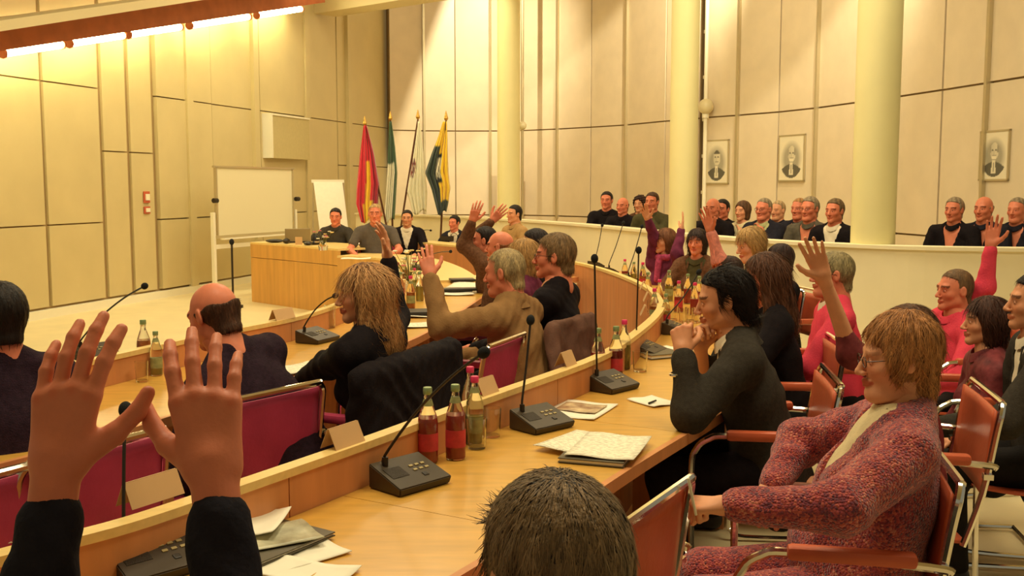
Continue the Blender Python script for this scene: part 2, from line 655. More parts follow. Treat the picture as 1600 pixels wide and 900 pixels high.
# ---- wall switch plates, loudspeaker box, on the left wall
P = on_left(224)
e = empty('wall_switch', P + LN * .04, math.atan2(LD.y, LD.x), 'red and white switch plates on the left wall panel', 'switch')
for z0, zc in ((1.36, .16), (1.18, .10)):
    MB().box((0, -.01, z0 + .08), (.13, .02, zc), bevel=.004).build('plate', mat('switch_red', S(190, 90, 60), .5), e)
    MB().box((0, -.025, z0 + .08), (.08, .02, zc * .55)).build('rocker', M_white, e.children[-1])
a, b = on_left(409), on_left(468)
zt, zb = near_left(438, 183, .1).z, near_left(438, 248, .1).z
sb = wall_box(MB(), a, b, zb, zt, LN, .05, .22, 0).build('acoustic_box', mat('acoustic_panel', S(196, 180, 128), .7, var=.04, vscale=20))
tag(sb, 'square cream box panel mounted high on the left wall', 'panel')
wall_box(MB(), a - LD * .05, a, zb, zt, LN, .05, .24, 0).build('side_frame', M_white, sb)
wall_box(MB(), a - LD * .05, b, zt, zt + .03, LN, .05, .24, 0).build('side_frame', M_white, sb)

# ---- whiteboard on its mobile stand
A, B = PY(333, 300, 14.6), PY(459, 300, 16.4)
wb = empty('whiteboard', (A.x, A.y, 0), math.atan2(B.y - A.y, B.x - A.x), 'large whiteboard on a mobile stand by the left wall', 'whiteboard')
W_ = math.hypot(B.x - A.x, B.y - A.y)
zt, zb = PY(395, 262, 15.5).z, PY(395, 366, 15.5).z
MB().box((W_ / 2, 0, (zt + zb) / 2), (W_ - .1, .02, zt - zb)).build('board', mat('board_face', S(226, 216, 178), .3), wb)
fr = MB()
fr.box((W_ / 2, -.01, zt), (W_, .04, .03)).box((W_ / 2, -.01, zb), (W_, .06, .04)).box((.05, -.01, (zt + zb) / 2), (.03, .04, zt - zb)).box((W_ - .05, -.01, (zt + zb) / 2), (.03, .04, zt - zb)).build('frame', M_alu, wb)
for x in (-.02, W_ + .02):
    MB().box((x, 0, .62), (.05, .05, 1.2)).build('leg', M_white, wb)
    MB().box((x, 0, .04), (.05, .6, .05)).build('foot', M_white, wb)
    MB().cyl((x - .04, -.05, (zt + zb) / 2 + .02), (x + .04, -.05, (zt + zb) / 2 + .02), .035).build('knob', M_black, wb)
MB().box((W_ / 2, 0, zb - .14), (W_, .05, .06)).build('crossbar', M_white, wb)
MB().box((W_ / 2, -.06, zb - .03), (W_ * .9, .08, .02)).build('pen_tray', M_white, wb)

# ---- flipchart
c = PY(512, 385, 16.6)
fc = empty('flipchart', (c.x, c.y, 0), .25, 'flipchart with a blank sheet standing behind the podium', 'flipchart')
sheet = [[Vector((-.21 + .46 * i / 8 - .07 * (k / 8) * 0 + .10 * (k / 8), -.02 - .03 * math.sin(k / 8 * 3) - .1 * (k / 8), 1.66 - 1.0 * k / 8)) for i in range(9)] for k in range(9)]
MB().quadstrip(sheet).build('sheet', M_paper, fc, True)
MB().box((.02, 0, 1.67), (.52, .04, .05)).build('clamp_bar', M_white, fc)
for x, y in ((-.26, 0), (.34, 0), (.04, .45)):
    MB().cyl((x * .8, y * .1, 1.65), (x, y, 0), .015).build('leg', M_alu, fc)

# ---- flags on leaning poles
def flag(name, lab, y, pole, rows, colf, folds=5, amp=.04, finial=True):
    """rows: list of (v, u_left, u_right) outline in depth plane y; colf(s, t) -> colour"""
    a, b = PY(*pole[0], y), PY(*pole[1], y + .05)
    dirn = (b - a).normalized()
    base = b + dirn * ((0.02 - b.z) / dirn.z)
    e = empty(name, (base.x, base.y, 0), 0, lab, 'flag', 'flags on poles in the corner')
    o = Vector((base.x, base.y, 0))
    MB().cyl(base - o, a - o, .018, .014, 10).build('pole', mat('flag_pole_wood', S(86, 52, 30), .4), e, True)
    MB().lathe([(.02, 0), (.035, .03), (.02, .08), (.004, .15)], a - o, 10).build('finial', mat('brass', S(200, 160, 80), .3, .9), e, True)
    MB().cyl((0, 0, 0), (0, 0, .08), .17, .12, 20).build('base', M_black, e, True)
    nu, nv = 30, 44
    vs, fs, cs = [], [], []
    V0, V1 = rows[0][0], rows[-1][0]
    for j in range(nv + 1):
        t = j / nv
        v = V0 + (V1 - V0) * t
        for i_ in range(len(rows) - 1):
            if rows[i_][0] <= v <= rows[i_ + 1][0] + 1e-6:
                f = (v - rows[i_][0]) / (rows[i_ + 1][0] - rows[i_][0])
                ul = rows[i_][1] * (1 - f) + rows[i_ + 1][1] * f
                ur = rows[i_][2] * (1 - f) + rows[i_ + 1][2] * f
                break
        for i in range(nu + 1):
            s = i / nu
            u = ul + (ur - ul) * s
            p = PY(u, v + 4 * math.sin(s * 6) * t, y)
            dy = amp * math.sin(s * folds * 2 * PI + t * 2) * (.4 + t) + amp * .5 * math.sin(s * 11 + t * 5)
            vs.append(Vector((p.x, p.y + dy, p.z)) - o)
            cs.append((*colf(s, t), 1))
    for j in range(nv):
        for i in range(nu):
            q = j * (nu + 1) + i
            fs.append((q, q + 1, q + nu + 2, q + nu + 1))
    me = bpy.data.meshes.new('cloth')
    me.from_pydata(vs, [], fs)
    ca = me.color_attributes.new('tint', 'FLOAT_COLOR', 'POINT')
    ca.data.foreach_set('color', np.array(cs, dtype=np.float32).ravel())
    c = link('cloth', me, mat('flag_cloth', (1, 1, 1), .8, attr='tint', sheen=.3), e, True)
    md = c.modifiers.new('thick', 'SOLIDIFY')
    md.thickness = .004
    return e


RED, YEL, GRN, WHT, DKG = S(206, 36, 48), S(236, 196, 40), S(66, 92, 52), S(232, 224, 190), S(44, 58, 44)
flag('red_yellow_flag', 'red and yellow flag leaning leftmost in the corner', 16.4, ((570, 196), (599, 330)),
     [(196, 568, 573), (240, 562, 584), (290, 557, 592), (318, 556, 590), (345, 564, 584)],
     lambda s, t: (YEL if (.46 - .1 * t < s < .72 - .1 * t and t > .38) or (t > .80 and .3 < s < .8) else (S(160, 30, 50) if s > .78 else RED)))
flag('green_white_flag', 'green and white flag standing straight, second from left', 16.9, ((610, 188), (613, 345)),
     [(190, 608, 612), (230, 606, 617), (270, 605, 620), (345, 600, 616)],
     lambda s, t: (WHT if (t > .42 and s < .8) else GRN))
flag('white_crest_flag', 'white flag with a dark red crest, third from left', 16.6, ((653, 186), (629, 338)),
     [(190, 652, 656), (225, 648, 660), (270, 640, 664), (300, 636, 667), (332, 645, 666)],
     lambda s, t: (S(120, 40, 40) if ((s - .18) ** 2 / .035 + (t - .5) ** 2 / .012 < 1 and math.sin(s * 60) * math.sin(t * 70) > -.3) else WHT), amp=.03)
flag('yellow_green_flag', 'yellow and dark green flag with a white emblem, rightmost', 16.2, ((697, 188), (690, 340)),
     [(190, 692, 698), (215, 684, 699), (240, 674, 699), (270, 664, 700), (295, 674, 703), (318, 680, 700), (333, 684, 697)],
     lambda s, t: (S(232, 222, 190) if (.42 < s < .70 and .40 < t < .62 and abs(math.sin(s * 26 + t * 14)) > .45) else
                   (S(30, 34, 30) if (.42 < s < .70 and .36 < t < .66) else (DKG if (s < .48 and t > .25) or t > .88 else YEL))))
# ================================================================== THE DESKS
def pts_z(px, z):
    return [Vector((PZ(u, v, z).x, PZ(u, v, z).y, 0)) for u, v in px]


def curved_desk(name, lab, path, width, side, top=.74, up=.13, plen_=.78, cat='desk', m_panel=M_wood_red, first=0.0):
    """path = the outer (front panel) line in plan; table lies on `side` (+1 right of the path)"""
    e = empty(name, (path[0].x, path[0].y, 0), 0, lab, cat)
    o = Vector((path[0].x, path[0].y, 0))
    path = [p - o for p in path]
    L = plen(path)
    # front panels
    s = first
    edges = [0.0]
    while s < L:
        if s > .05:
            edges.append(s)
        s += plen_
    edges.append(L)
    for i in range(len(edges) - 1):
        g = .002
        sub = cut_path(path, edges[i] + g, edges[i + 1] - g)
        ribbon(MB(), sub, -.018, .018, .03, top + up - .022).build('front_panel', m_panel, e)
    ribbon(MB(), path, -.024, .024, top + up - .022, top + up).build('cap', M_cap, e)
    # table top sections
    s = first * .5
    edges = [0.0]
    while s < L:
        if s > .05:
            edges.append(s)
        s += plen_ * 1.5
    edges.append(L)
    for i in range(len(edges) - 1):
        sub = cut_path(path, edges[i] + .0012, edges[i + 1] - .0012)
        a, b = (.02, width) if side > 0 else (-width, -.02)
        ribbon(MB(), sub, a, b, top - .035, top).build('tabletop', M_maple, e)
        a, b = (width, width + .022) if side > 0 else (-width - .022, -width)
        ribbon(MB(), sub, a, b, top - .04, top).build('edge_band', M_wood_red, e)
    s = .5
    while s < L:
        q = cut_path(path, s, s + .04)
        a, b = (.05, width - .12) if side > 0 else (-width + .12, -.05)
        ribbon(MB(), q, a, b, 0, top - .036).build('support', m_panel, e)
        s += 1.55
    return e


capA = smooth_path(pts_z([(-330, 965), (-150, 905), (20, 858), (200, 812), (380, 752), (569, 687), (740, 625), (924, 560), (985, 525), (1026, 490), (1031, 470), (1008, 446), (950, 422), (893, 408), (800, 396)], .87), 6)
curved_desk('curved_desk', 'long curved maple desk in the foreground with raised front edge', capA, .60, 1, first=.35)
capB = smooth_path(pts_z([(-260, 640), (-20, 596), (200, 548), (330, 520), (470, 492), (560, 462), (630, 436)], .87), 6)
curved_desk('curved_desk', 'inner curved maple desk before the podium, partly hidden by the blond woman', capB, .62, 1, first=.2)
# papers table further in, in line with the inner desk
capC = smooth_path(pts_z([(630, 436), (668, 422), (720, 412), (790, 405)], .87), 6)
curved_desk('curved_desk', 'far section of inner desk covered in papers, left of the beige jacket', capC, .85, 1, first=.2, up=.0)

# podium
pod = smooth_path([Vector((*PZ(u, v, .80).to_2d(), 0)) for u, v in [(393, 381), (460, 386), (530, 392)]], 6)
pe = empty('podium_desk', (pod[0].x, pod[0].y, 0), 0, 'veneered podium desk block at the left with laptops on top', 'desk')
o_ = Vector((pod[0].x, pod[0].y, 0))
pl_ = [p - o_ for p in pod]
ribbon(MB(), pl_, -.02, .02, .62, .80).build('upper_panel', M_podium, pe)
L_ = plen(pl_)
for i in range(2):
    ribbon(MB(), cut_path(pl_, L_ * i / 2 + .003, L_ * (i + 1) / 2 - .003), -.02, .018, .0, .612).build('lower_panel', M_podium, pe)
ribbon(MB(), pl_, -.75, .02, .80, .825).build('tabletop', M_cap, pe)
ribbon(MB(), cut_path(pl_, 0, .03), -.72, -.02, 0, .80).build('side_panel', M_podium, pe)
pod2 = smooth_path([Vector((*PZ(u, v, .74).to_2d(), 0)) for u, v in [(528, 402), (575, 404), (612, 410), (640, 424), (655, 442)]], 6)
pe2 = empty('podium_desk', (pod2[0].x, pod2[0].y, 0), 0, 'lower curved podium desk in front of the man in grey T-shirt', 'desk')
o_ = Vector((pod2[0].x, pod2[0].y, 0))
pl_ = [p - o_ for p in pod2]
L_ = plen(pl_)
for i in range(3):
    ribbon(MB(), cut_path(pl_, L_ * i / 3 + .003, L_ * (i + 1) / 3 - .003), -.02, .018, .0, .735).build('front_panel', M_podium, pe2)
ribbon(MB(), pl_, -.55, .02, .735, .76).build('tabletop', M_cap, pe2)
pod3 = [Vector((*PZ(u, v, .80).to_2d(), 0)) for u, v in [(612, 377), (650, 379), (742, 388), (800, 392)]]
pe3 = empty('podium_desk', (pod3[0].x, pod3[0].y, 0), 0, 'straight orange veneer desk under the woman in the dark robe', 'desk')
o_ = Vector((pod3[0].x, pod3[0].y, 0))
pl_ = [p - o_ for p in pod3]
for i in range(3):
    ribbon(MB(), [pl_[i] + (pl_[i + 1] - pl_[i]) * .003, pl_[i + 1] - (pl_[i + 1] - pl_[i]) * .003], -.02, .018, .0, .79).build('front_panel', M_wood_red, pe3)
ribbon(MB(), pl_, -.3, .02, .79, .815).build('tabletop', M_cap, pe3)


# ================================================================== CHAIRS
def tube_chair(leather, lab, group, loc, face):
    """cantilever chrome armchair; local +Y is the way the sitter faces"""
    e = empty('armchair', loc, 0, lab, 'chair', group)
    for s in (-1, 1):
        x = .27 * s
        pts = [(x, -.25, .02), (x, .16, .02), (x, .22, .05), (x, .24, .12), (x, .25, .57), (x, .235, .66), (x, .19, .70), (x, .12, .712), (x, -.20, .700), (x, -.25, .69)]
        MB().tube(smooth_path(pts, 4), .0115).build('side_frame', M_chrome, e, True)
        pad = MB().box((x, -.02, .714), (.045, .30, .036), bevel=.012).build('arm_pad', leather, e, True)
    MB().tube([(-.27, -.25, .02), (.27, -.25, .02)], .0115).build('floor_bar', M_chrome, e, True)
    # back frame: posts and rounded top bar
    bp = [(-.255, -.16, .42), (-.25, -.215, .60), (-.245, -.25, .80), (-.24, -.262, .86), (-.215, -.27, .888), (-.18, -.272, .892), (.18, -.272, .892), (.215, -.27, .888), (.24, -.262, .86), (.245, -.25, .80), (.25, -.215, .60), (.255, -.16, .42)]
    MB().tube(smooth_path(bp, 4), .0115).build('back_frame', M_chrome, e, True)
    rows = []
    for k in range(9):
        t = k / 8
        z = .585 + .285 * t
        rows.append([Vector(((-.235 + .47 * i / 12), -.222 - .03 * t - .018 * math.sin(PI * i / 12) * (1 - abs(2 * t - 1) * .5), z)) for i in range(13)])
    b = MB().quadstrip(rows).build('backrest', leather, e, True)
    md = b.modifiers.new('t', 'SOLIDIFY')
    md.thickness = .008
    rows = [[Vector(((-.24 + .48 * i / 10), -.17 + .42 * k / 8, .435 - .02 * math.sin(PI * i / 10) + .02 * t2)) for i in range(11)] for k, t2 in zip(range(9), [.0, .0, .02, .1, .2, .3, .5, .8, 1])]
    st = MB().quadstrip(rows).build('seat', leather, e, True)
    md = st.modifiers.new('t', 'SOLIDIFY')
    md.thickness = .012
    MB().tube([(-.27, .24, .44), (.27, .24, .44)], .0115).build('seat_bar', M_chrome, e, True)
    for s in (-1, 1):
        MB().box((s * .262, -.225, .66), (.03, .03, .018)).build('bracket', M_chrome, e)
    e.rotation_euler = (0, 0, face - PI / 2)
    return e


CH = {'pink': tube_chair(M_pink, 'crimson leather chair with bright chrome top bar, large, just left of the blond woman', 'crimson chairs at the inner desk', (0, 0, 0), 0),
      'tan': tube_chair(M_tan, 'cognac leather armchair with chrome arms under the woman in the knit cardigan', 'armchairs at the outer desk', (0, 0, 0), 0)}
_used = set()


def put_chair(kind, x, y, face, lab, dz=0):
    if kind in _used:
        c = copy_tree(CH[kind])
    else:
        c = CH[kind]
        _used.add(kind)
    c.location = (x, y, dz)
    c.rotation_euler = (0, 0, face - PI / 2)
    c['label'] = lab
    return c


def chair_back_at(kind, p, q, lab):
    """chair whose back top bar runs between the plan points p and q (left to right seen from behind)"""
    d = (q - p).normalized()
    f = Vector((-d.y, d.x, 0))          # facing, away from us
    c = (p + q) / 2 + f * .27
    return put_chair(kind, c.x, c.y, math.atan2(f.y, f.x), lab)


a, b = PZ(335, 632, .89), PZ(508, 596, .89)
chair_back_at('pink', Vector((a.x, a.y, 0)), Vector((b.x, b.y, 0)), 'big empty-looking crimson leather chair with chrome top bar, just left of the blond woman')
a, b = PZ(60, 722, .89), PZ(243, 674, .89)
chair_back_at('pink', Vector((a.x, a.y, 0)), Vector((b.x, b.y, 0)), 'crimson leather chair cut by the raised hand, behind the tan card at far left')
a, b = PZ(-190, 790, .89), PZ(20, 735, .89)
chair_back_at('pink', Vector((a.x, a.y, 0)), Vector((b.x, b.y, 0)), 'crimson leather chair nearest the left photo edge')
a, b = PZ(752, 546, .89), PZ(828, 518, .89)
chair_back_at('pink', Vector((a.x, a.y, 0)), Vector((b.x, b.y, 0)), 'crimson leather chair behind the person in the beige jacket')
a, b = PZ(848, 520, .89), PZ(932, 490, .89)
ch_jacket = chair_back_at('pink', Vector((a.x, a.y, 0)), Vector((b.x, b.y, 0)), 'crimson leather chair with a grey-brown jacket over its back')
a, b = PZ(968, 826, .89), PZ(1078, 748, .89)
chair_back_at('tan', Vector((a.x, a.y, 0)), Vector((b.x, b.y, 0)), 'reddish leather chair pushed under the desk right of the foreground head')


# ================================================================== CONFERENCE ITEMS
def mic_unit(x, y, face, tip, lab, z=.742, stem=None, sc=1.0):
    """wedge console with gooseneck; `tip` is the world position of the foam head"""
    e = empty('microphone_unit', (x, y, z), face, lab, 'microphone', 'conference microphones on the desks')
    b = MB()
    w, d, h0, h1 = .19 * sc, .135 * sc, .022, .07
    v = [b.bm.verts.new(p) for p in ((-w / 2, -d / 2, 0), (w / 2, -d / 2, 0), (w / 2, d / 2, 0), (-w / 2, d / 2, 0),
                                      (-w / 2 - .004, -d / 2 - .006, h0), (w / 2 + .004, -d / 2 - .006, h0), (w / 2, d / 2, h1), (-w / 2, d / 2, h1))]
    for f in ((3, 2, 1, 0), (4, 5, 6, 7), (0, 1, 5, 4), (1, 2, 6, 5), (2, 3, 7, 6), (3, 0, 4, 7)):
        b.bm.faces.new([v[i] for i in f])
    bmesh.ops.bevel(b.bm, geom=list(b.bm.edges), offset=.003, segments=2, affect='EDGES')
    b.build('console', M_mic, e)
    sl = math.atan2(h1 - h0, d)
    R = Euler((sl, 0, 0))
    def top(px, py, dz=.0015):
        t = (py + d / 2) / d
        return Vector((px, py, h0 + (h1 - h0) * t + dz))
    gl = MB()
    for i in range(3):
        for j in range(2):
            gl.box(top(.015 + .022 * i, .012 - .02 * j), (.013, .008, .004), R)
    gl.build('button', mat('button_grey', S(170, 150, 100), .5), e)
    MB().box(top(-.05, .0), (.06, .05, .002), R).build('speaker_grille', mat('grille', S(52, 42, 30), .6, bump=.5, bscale=400), e)
    MB().box(top(.03, -.035), (.018, .018, .006), R, bevel=.003).build('talk_button', M_black, e)
    # gooseneck in local coordinates
    base = top(-.055 * sc, .042, 0)
    Mi = (Matrix.Translation((x, y, z)) @ Matrix.Rotation(face, 4, 'Z')).inverted()
    T = Mi @ Vector(tip)
    if stem is None:
        path = [base, base + Vector((0, 0, .03)), base.lerp(T, .35) + Vector((0, 0, .05)), base.lerp(T, .7) + Vector((0, 0, .035)), T]
    else:
        path = [base, base + Vector((0, 0, .04)), base.lerp(T, .5), T]
    g = MB().tube(smooth_path(path, 6), .0042, 8)
    g.cyl(base, base + Vector((0, 0, .025)), .009)
    gn = g.build('gooseneck', M_black, e, True)
    dr = (path[-1] - path[-2]).normalized()
    m = MB()
    q = dr.to_track_quat('Z', 'Y')
    mm = Matrix.Translation(T) @ q.to_matrix().to_4x4() @ Matrix.Diagonal((1, 1, 1.25, 1))
    bmesh.ops.create_uvsphere(m.bm, u_segments=16, v_segments=10, radius=.0155, matrix=mm)
    m.build('foam_head', M_foam, gn, True)
    return e


def dirA(u, v, z=.74):
    """heading of the desk line beside a pixel, so items sit square to the desk"""
    p = PZ(u, v, z).to_2d()
    best = min(range(1, len(capA) - 1), key=lambda i: (capA[i].to_2d() - p).length)
    t = (capA[best + 1] - capA[best - 1])
    return math.atan2(t.y, t.x)


def unit_px(u, v, tip, tipy, lab, turn=0, stem=None, **k):
    p = PZ(u, v, .742)
    return mic_unit(p.x, p.y, dirA(u, v) + turn, PY(*tip, tipy), lab, stem=stem, **k)


unit_px(640, 758, (756, 551), 2.62, 'dark conference microphone nearest the camera, gooseneck leaning over the bottles', turn=-.25)
unit_px(846, 668, (829, 500), 3.62, 'dark microphone console between pink-capped bottle and open booklet, straight thin stem', turn=-.3, stem=1)
unit_px(957, 608, (929, 404), 4.16, 'microphone with tall vertical stem behind the magazine', turn=-.3, stem=1)
unit_px(1012, 553, (998, 391), 5.1, 'microphone with tall stem left of the clasped hands, beside the drinking glass', turn=-.2, stem=1)
unit_px(246, 892, (196, 640), 2.30, 'microphone console at the lower left beside the dark sleeve', turn=-.2)
unit_px(1056, 520, (1092, 425), 6.0, 'small microphone unit just left of the clasped hands with slanted silver stem', turn=-.1, stem=1)
p = PZ(496, 533, .742)
mic_unit(p.x, p.y, 1.15, PY(524, 462, 5.5), 'microphone console on the inner desk before the blond woman', sc=1.1)
p = PZ(150, 560, .742)
mic_unit(p.x, p.y, .9, PY(226, 447, 4.6), 'microphone at far left whose head shows against the cream wall')
p = PZ(660, 424, .742)
mic_unit(p.x, p.y, 1.2, PY(704, 393, 9.5), 'small microphone over the flower and bottle group at centre')
# distant goosenecks at the gallery side desk
for (bu, bv), (tu, tv), w in (((931, 418), (941, 352), 'left'), ((952, 428), (974, 348), 'middle'), ((982, 440), (1003, 354), 'right')):
    q = PZ(bu, bv, .742)
    mic_unit(q.x, q.y, 2.2, PY(tu, tv, q.y), 'distant microphone with slanted stem against the white parapet, %s of three' % w, stem=1, sc=.8)
# podium goosenecks
for (bu, bv), (tu, tv), yy, w in (((648, 377), (673, 360), 14.6, 'left of the woman in the dark robe'), ((700, 383), (716, 369), 14.6, 'before the woman in the dark robe')):
    q = PY(bu, bv, yy)
    mic_unit(q.x, q.y, 3.0, PY(tu, tv, yy - .3), 'small podium microphone ' + w, z=.817)
# floor microphone stand in front of the whiteboard
b0, t0 = PY(364, 462, 13.4), PY(362, 378, 13.4)
e = empty('microphone_stand', (b0.x, b0.y, 0), 0, 'tall black microphone stand in front of the whiteboard', 'microphone')
MB().cyl((0, 0, .0), (0, 0, .03), .13).build('base', M_black, e, True)
MB().cyl((0, 0, .03), (t0.x - b0.x, 0, t0.z - .02), .014).build('stem', M_black, e, True)
MB().sph((t0.x - b0.x, 0, t0.z), .032, (1, 1, 1.3)).build('foam_head', M_foam, e, True)

# ---- bottles and glasses
M_glass = mat('clear_glass', (.93, .93, .86), .03, trans=1.0, spec=.5)
M_red = mat('red_drink', S(196, 74, 62), .2, var=.1, vscale=12, trans=.25)
M_water = mat('pale_drink', S(196, 184, 96), .15, trans=.6)
M_orange = mat('amber_drink', S(214, 130, 66), .2, trans=.3)
M_lbl_r = mat('label_red', S(196, 60, 64), .6, var=.25, vscale=30)
M_lbl_g = mat('label_green', S(150, 150, 96), .6, var=.3, vscale=40)
M_capgreen = mat('cap_green_silver', S(150, 170, 120), .35, .5)
M_cappink = mat('cap_pink', S(226, 60, 110), .4)


def bottle(x, y, z, h, liquid, fill, cap, label, lab, group):
    e = empty('bottle', (x, y, z), 0, lab, 'bottle', group)
    r = h * .135
    k = h / .235
    prof = [(r * .9, 0), (r, .006), (r, .125 * k), (r * .92, .145 * k), (r * .6, .175 * k), (r * .38, .195 * k), (r * .36, .222 * k), (r * .40, .224 * k), (r * .40, .230 * k)]
    gl = MB().lathe(prof, seg=24).build('glass', M_glass, e, True)
    pf = [(q[0] * .93, max(.004, q[1])) for q in prof if q[1] <= fill * h]
    rr = pf[-1][0]
    pf.append((rr, fill * h))
    MB().lathe(pf, seg=24).build('drink', liquid, e, True)
    MB().lathe([(r * .42, .215 * k), (r * .45, .217 * k), (r * .45, .234 * k), (r * .40, .237 * k)], seg=20).build('cap', cap, e, True)
    if label:
        MB().lathe([(r * 1.015, .04 * k), (r * 1.015, .095 * k)], seg=24).build('label', label, gl, True)
        MB().lathe([(r * .46 + .004, .180 * k), (r * .42, .198 * k)], seg=20).build('neck_label', M_lbl_g, gl, True)
    return e


def bottle_px(u, v, h, liquid, fill, cap, label, lab, group, z=.742):
    p = PZ(u, v, z)
    return bottle(p.x, p.y, z, h, liquid, fill, cap, label, lab, group)


def glass_px(u, v, h, r, lab, group, z=.742):
    p = PZ(u, v, z)
    e = empty('drinking_glass', p, 0, lab, 'glass', group)
    MB().lathe([(r * .85, 0), (r, h), (r * .93, h), (r * .78, .008)], seg=24).build('tumbler', M_glass, e, True)
    return e


G1, G2, G3 = 'bottles on the near desk', 'bottles behind the magazine', 'bottles by the far end of the desk'
bottle_px(669, 722, .235, M_red, .60, M_capgreen, M_lbl_r, 'red drink bottle, front left of the near desk group', G1)
bottle_px(712, 716, .235, M_red, .60, M_capgreen, M_lbl_r, 'red drink bottle with round red label, second from left on the near desk', G1)
bottle_px(742, 692, .225, M_water, .42, M_cappink, M_lbl_g, 'pale drink bottle with pink cap behind the tumbler', G1)
bottle_px(735, 672, .225, M_water, .42, M_cappink, None, 'pale drink bottle with pink cap, rearmost of the near group', G1)
glass_px(745, 700, .10, .034, 'clear tumbler in front of the pink-capped bottles', 'glasses on the near desk')
glass_px(768, 682, .10, .034, 'tumbler right of the pink-capped bottles', 'glasses on the near desk')
bottle_px(934, 596, .235, M_red, .55, M_capgreen, M_lbl_r, 'red drink bottle behind the second microphone, left one', G2)
bottle_px(962, 592, .235, mat('dark_red_drink', S(130, 40, 40), .2), .55, M_capgreen, M_lbl_r, 'dark red drink bottle behind the second microphone, middle one', G2)
bottle_px(975, 576, .23, M_water, .5, M_cappink, None, 'pale bottle with pink cap behind the dark red bottle', G2)
glass_px(1000, 580, .095, .036, 'tumbler right of the dark red bottle', 'glasses on the near desk')
glass_px(950, 572, .095, .034, 'tumbler half hidden behind the red bottles', 'glasses on the near desk')
rng = random.Random(11)
liq = [M_red, M_orange, M_water, M_red]
where = ['at the bend of the desk', 'left of the silver microphone stem', 'right of the silver stem', 'before the pink scarf', 'near the clasped hands', 'at the far rim', 'by the cap edge', 'behind the small console', 'beside the papers', 'in the far cluster', 'leftmost of the far cluster', 'rearmost of the far cluster']
for i, (u, v) in enumerate([(1012, 470), (1030, 486), (1045, 470), (1060, 488), (1074, 474), (1022, 505), (1040, 512), (1085, 492), (1092, 480), (1004, 452), (990, 446), (976, 442)]):
    bottle_px(u, v, .20 + .03 * rng.random(), liq[i % 4], .5, [M_capgreen, M_cappink][i % 2], [M_lbl_r, None, M_lbl_g][i % 3], 'small drink bottle on the far desk bend, ' + where[i], G3)
for i, (u, v) in enumerate([(1052, 500), (1068, 504), (1035, 496), (1078, 502), (1018, 490), (1088, 504)]):
    glass_px(u, v, .09, .032, 'tumbler on the far bend of the desk, %s' % ['by the silver stem', 'before the clasped hands', 'among the red bottles', 'close to the papers', 'near the front cap', 'rightmost of the cluster'][i], 'glasses on the far bend')
for i, (u, v) in enumerate([(612, 432), (622, 452), (634, 440), (648, 456), (626, 474), (642, 482), (656, 470), (604, 418), (618, 492)]):
    bottle_px(u, v, .19 + .04 * rng.random(), [M_water, M_red, M_orange][i % 3], .5, [M_capgreen, M_cappink][i % 2], [None, M_lbl_g][i % 2], 'small bottle in the centre cluster by the flowers, ' + ['top', 'upper left', 'upper middle', 'upper right', 'lower left', 'lower middle', 'lower right', 'topmost by the grey T-shirt man', 'bottom'][i], 'bottles on the inner desk')
bottle_px(226, 578, .235, M_orange, .60, M_capgreen, None, 'tall amber bottle at far left before the cream floor', 'bottles at the left')
bottle_px(245, 586, .20, M_water, .3, M_capgreen, M_lbl_g, 'short clear bottle right of the tall amber bottle', 'bottles at the left')
glass_px(222, 596, .09, .03, 'tumbler in front of the amber bottle', 'glasses at the left')
glass_px(516, 512, .14, .035, 'tall clear glass behind the inner desk microphone', 'glasses on the inner desk')

# flowers in the centre cluster and on the podium
def flowers(u, v, z, h, lab, seed, n=26):
    p = PZ(u, v, z)
    e = empty('flower_arrangement', p, 0, lab, 'flowers')
    MB().lathe([(.05, 0), (.06, .05), (.035, .09), (.045, .11)], seg=18).build('vase', M_glass, e, True)
    r = random.Random(seed)
    for i in range(n):
        a, b_ = r.uniform(0, 2 * PI), r.uniform(.03, .16)
        zz = .12 + r.random() * h
        q = Vector((math.cos(a) * b_, math.sin(a) * b_, zz))
        st = MB().tube([(0, 0, .05), q * .5 + Vector((0, 0, .05)), q], .0025, 5).build('stem', mat('stem_green', S(110, 110, 50), .6), e)
        f = MB()
        for k in range(5):
            aa = k * 2 * PI / 5
            f.sph(q + Vector((math.cos(aa) * .012, math.sin(aa) * .012, .004)), .011, (1, 1, .5), 6)
        f.build('blossom', [mat('petal_white', S(236, 222, 190), .6), mat('petal_pink', S(210, 110, 110), .6), mat('petal_cream', S(228, 196, 120), .6)][i % 3], e, True)
    return e
flowers(640, 452, .742, .22, 'loose white and pink flowers amid the bottles at centre', 3)
flowers(505, 391, .825, .12, 'small white flowers on the podium beside the man in dark shirt', 4, 14)

# ---- papers, booklets, cards
M_print = mat('printed_page', S(244, 236, 208), .7)
nt = M_print.node_tree
tc = nt.nodes.new('ShaderNodeTexCoord'); wv = nt.nodes.new('ShaderNodeTexWave'); wv.bands_direction = 'Y'
wv.inputs['Scale'].default_value = 28; wv.inputs['Distortion'].default_value = 0
nz_ = nt.nodes.new('ShaderNodeTexNoise'); nz_.inputs['Scale'].default_value = 60
mt = nt.nodes.new('ShaderNodeMath'); mt.operation = 'MULTIPLY'
rp = nt.nodes.new('ShaderNodeValToRGB'); rp.color_ramp.elements[0].position = .40; rp.color_ramp.elements[1].position = .5
rp.color_ramp.elements[0].color = (*S(244, 236, 208), 1); rp.color_ramp.elements[1].color = (*S(176, 164, 138), 1)
nt.links.new(tc.outputs['Object'], wv.inputs['Vector']); nt.links.new(tc.outputs['Object'], nz_.inputs['Vector'])
nt.links.new(wv.outputs['Fac'], mt.inputs[0]); nt.links.new(nz_.outputs['Fac'], mt.inputs[1])
nt.links.new(mt.outputs[0], rp.inputs[0]); nt.links.new(rp.outputs[0], nt.nodes['Principled BSDF'].inputs['Base Color'])


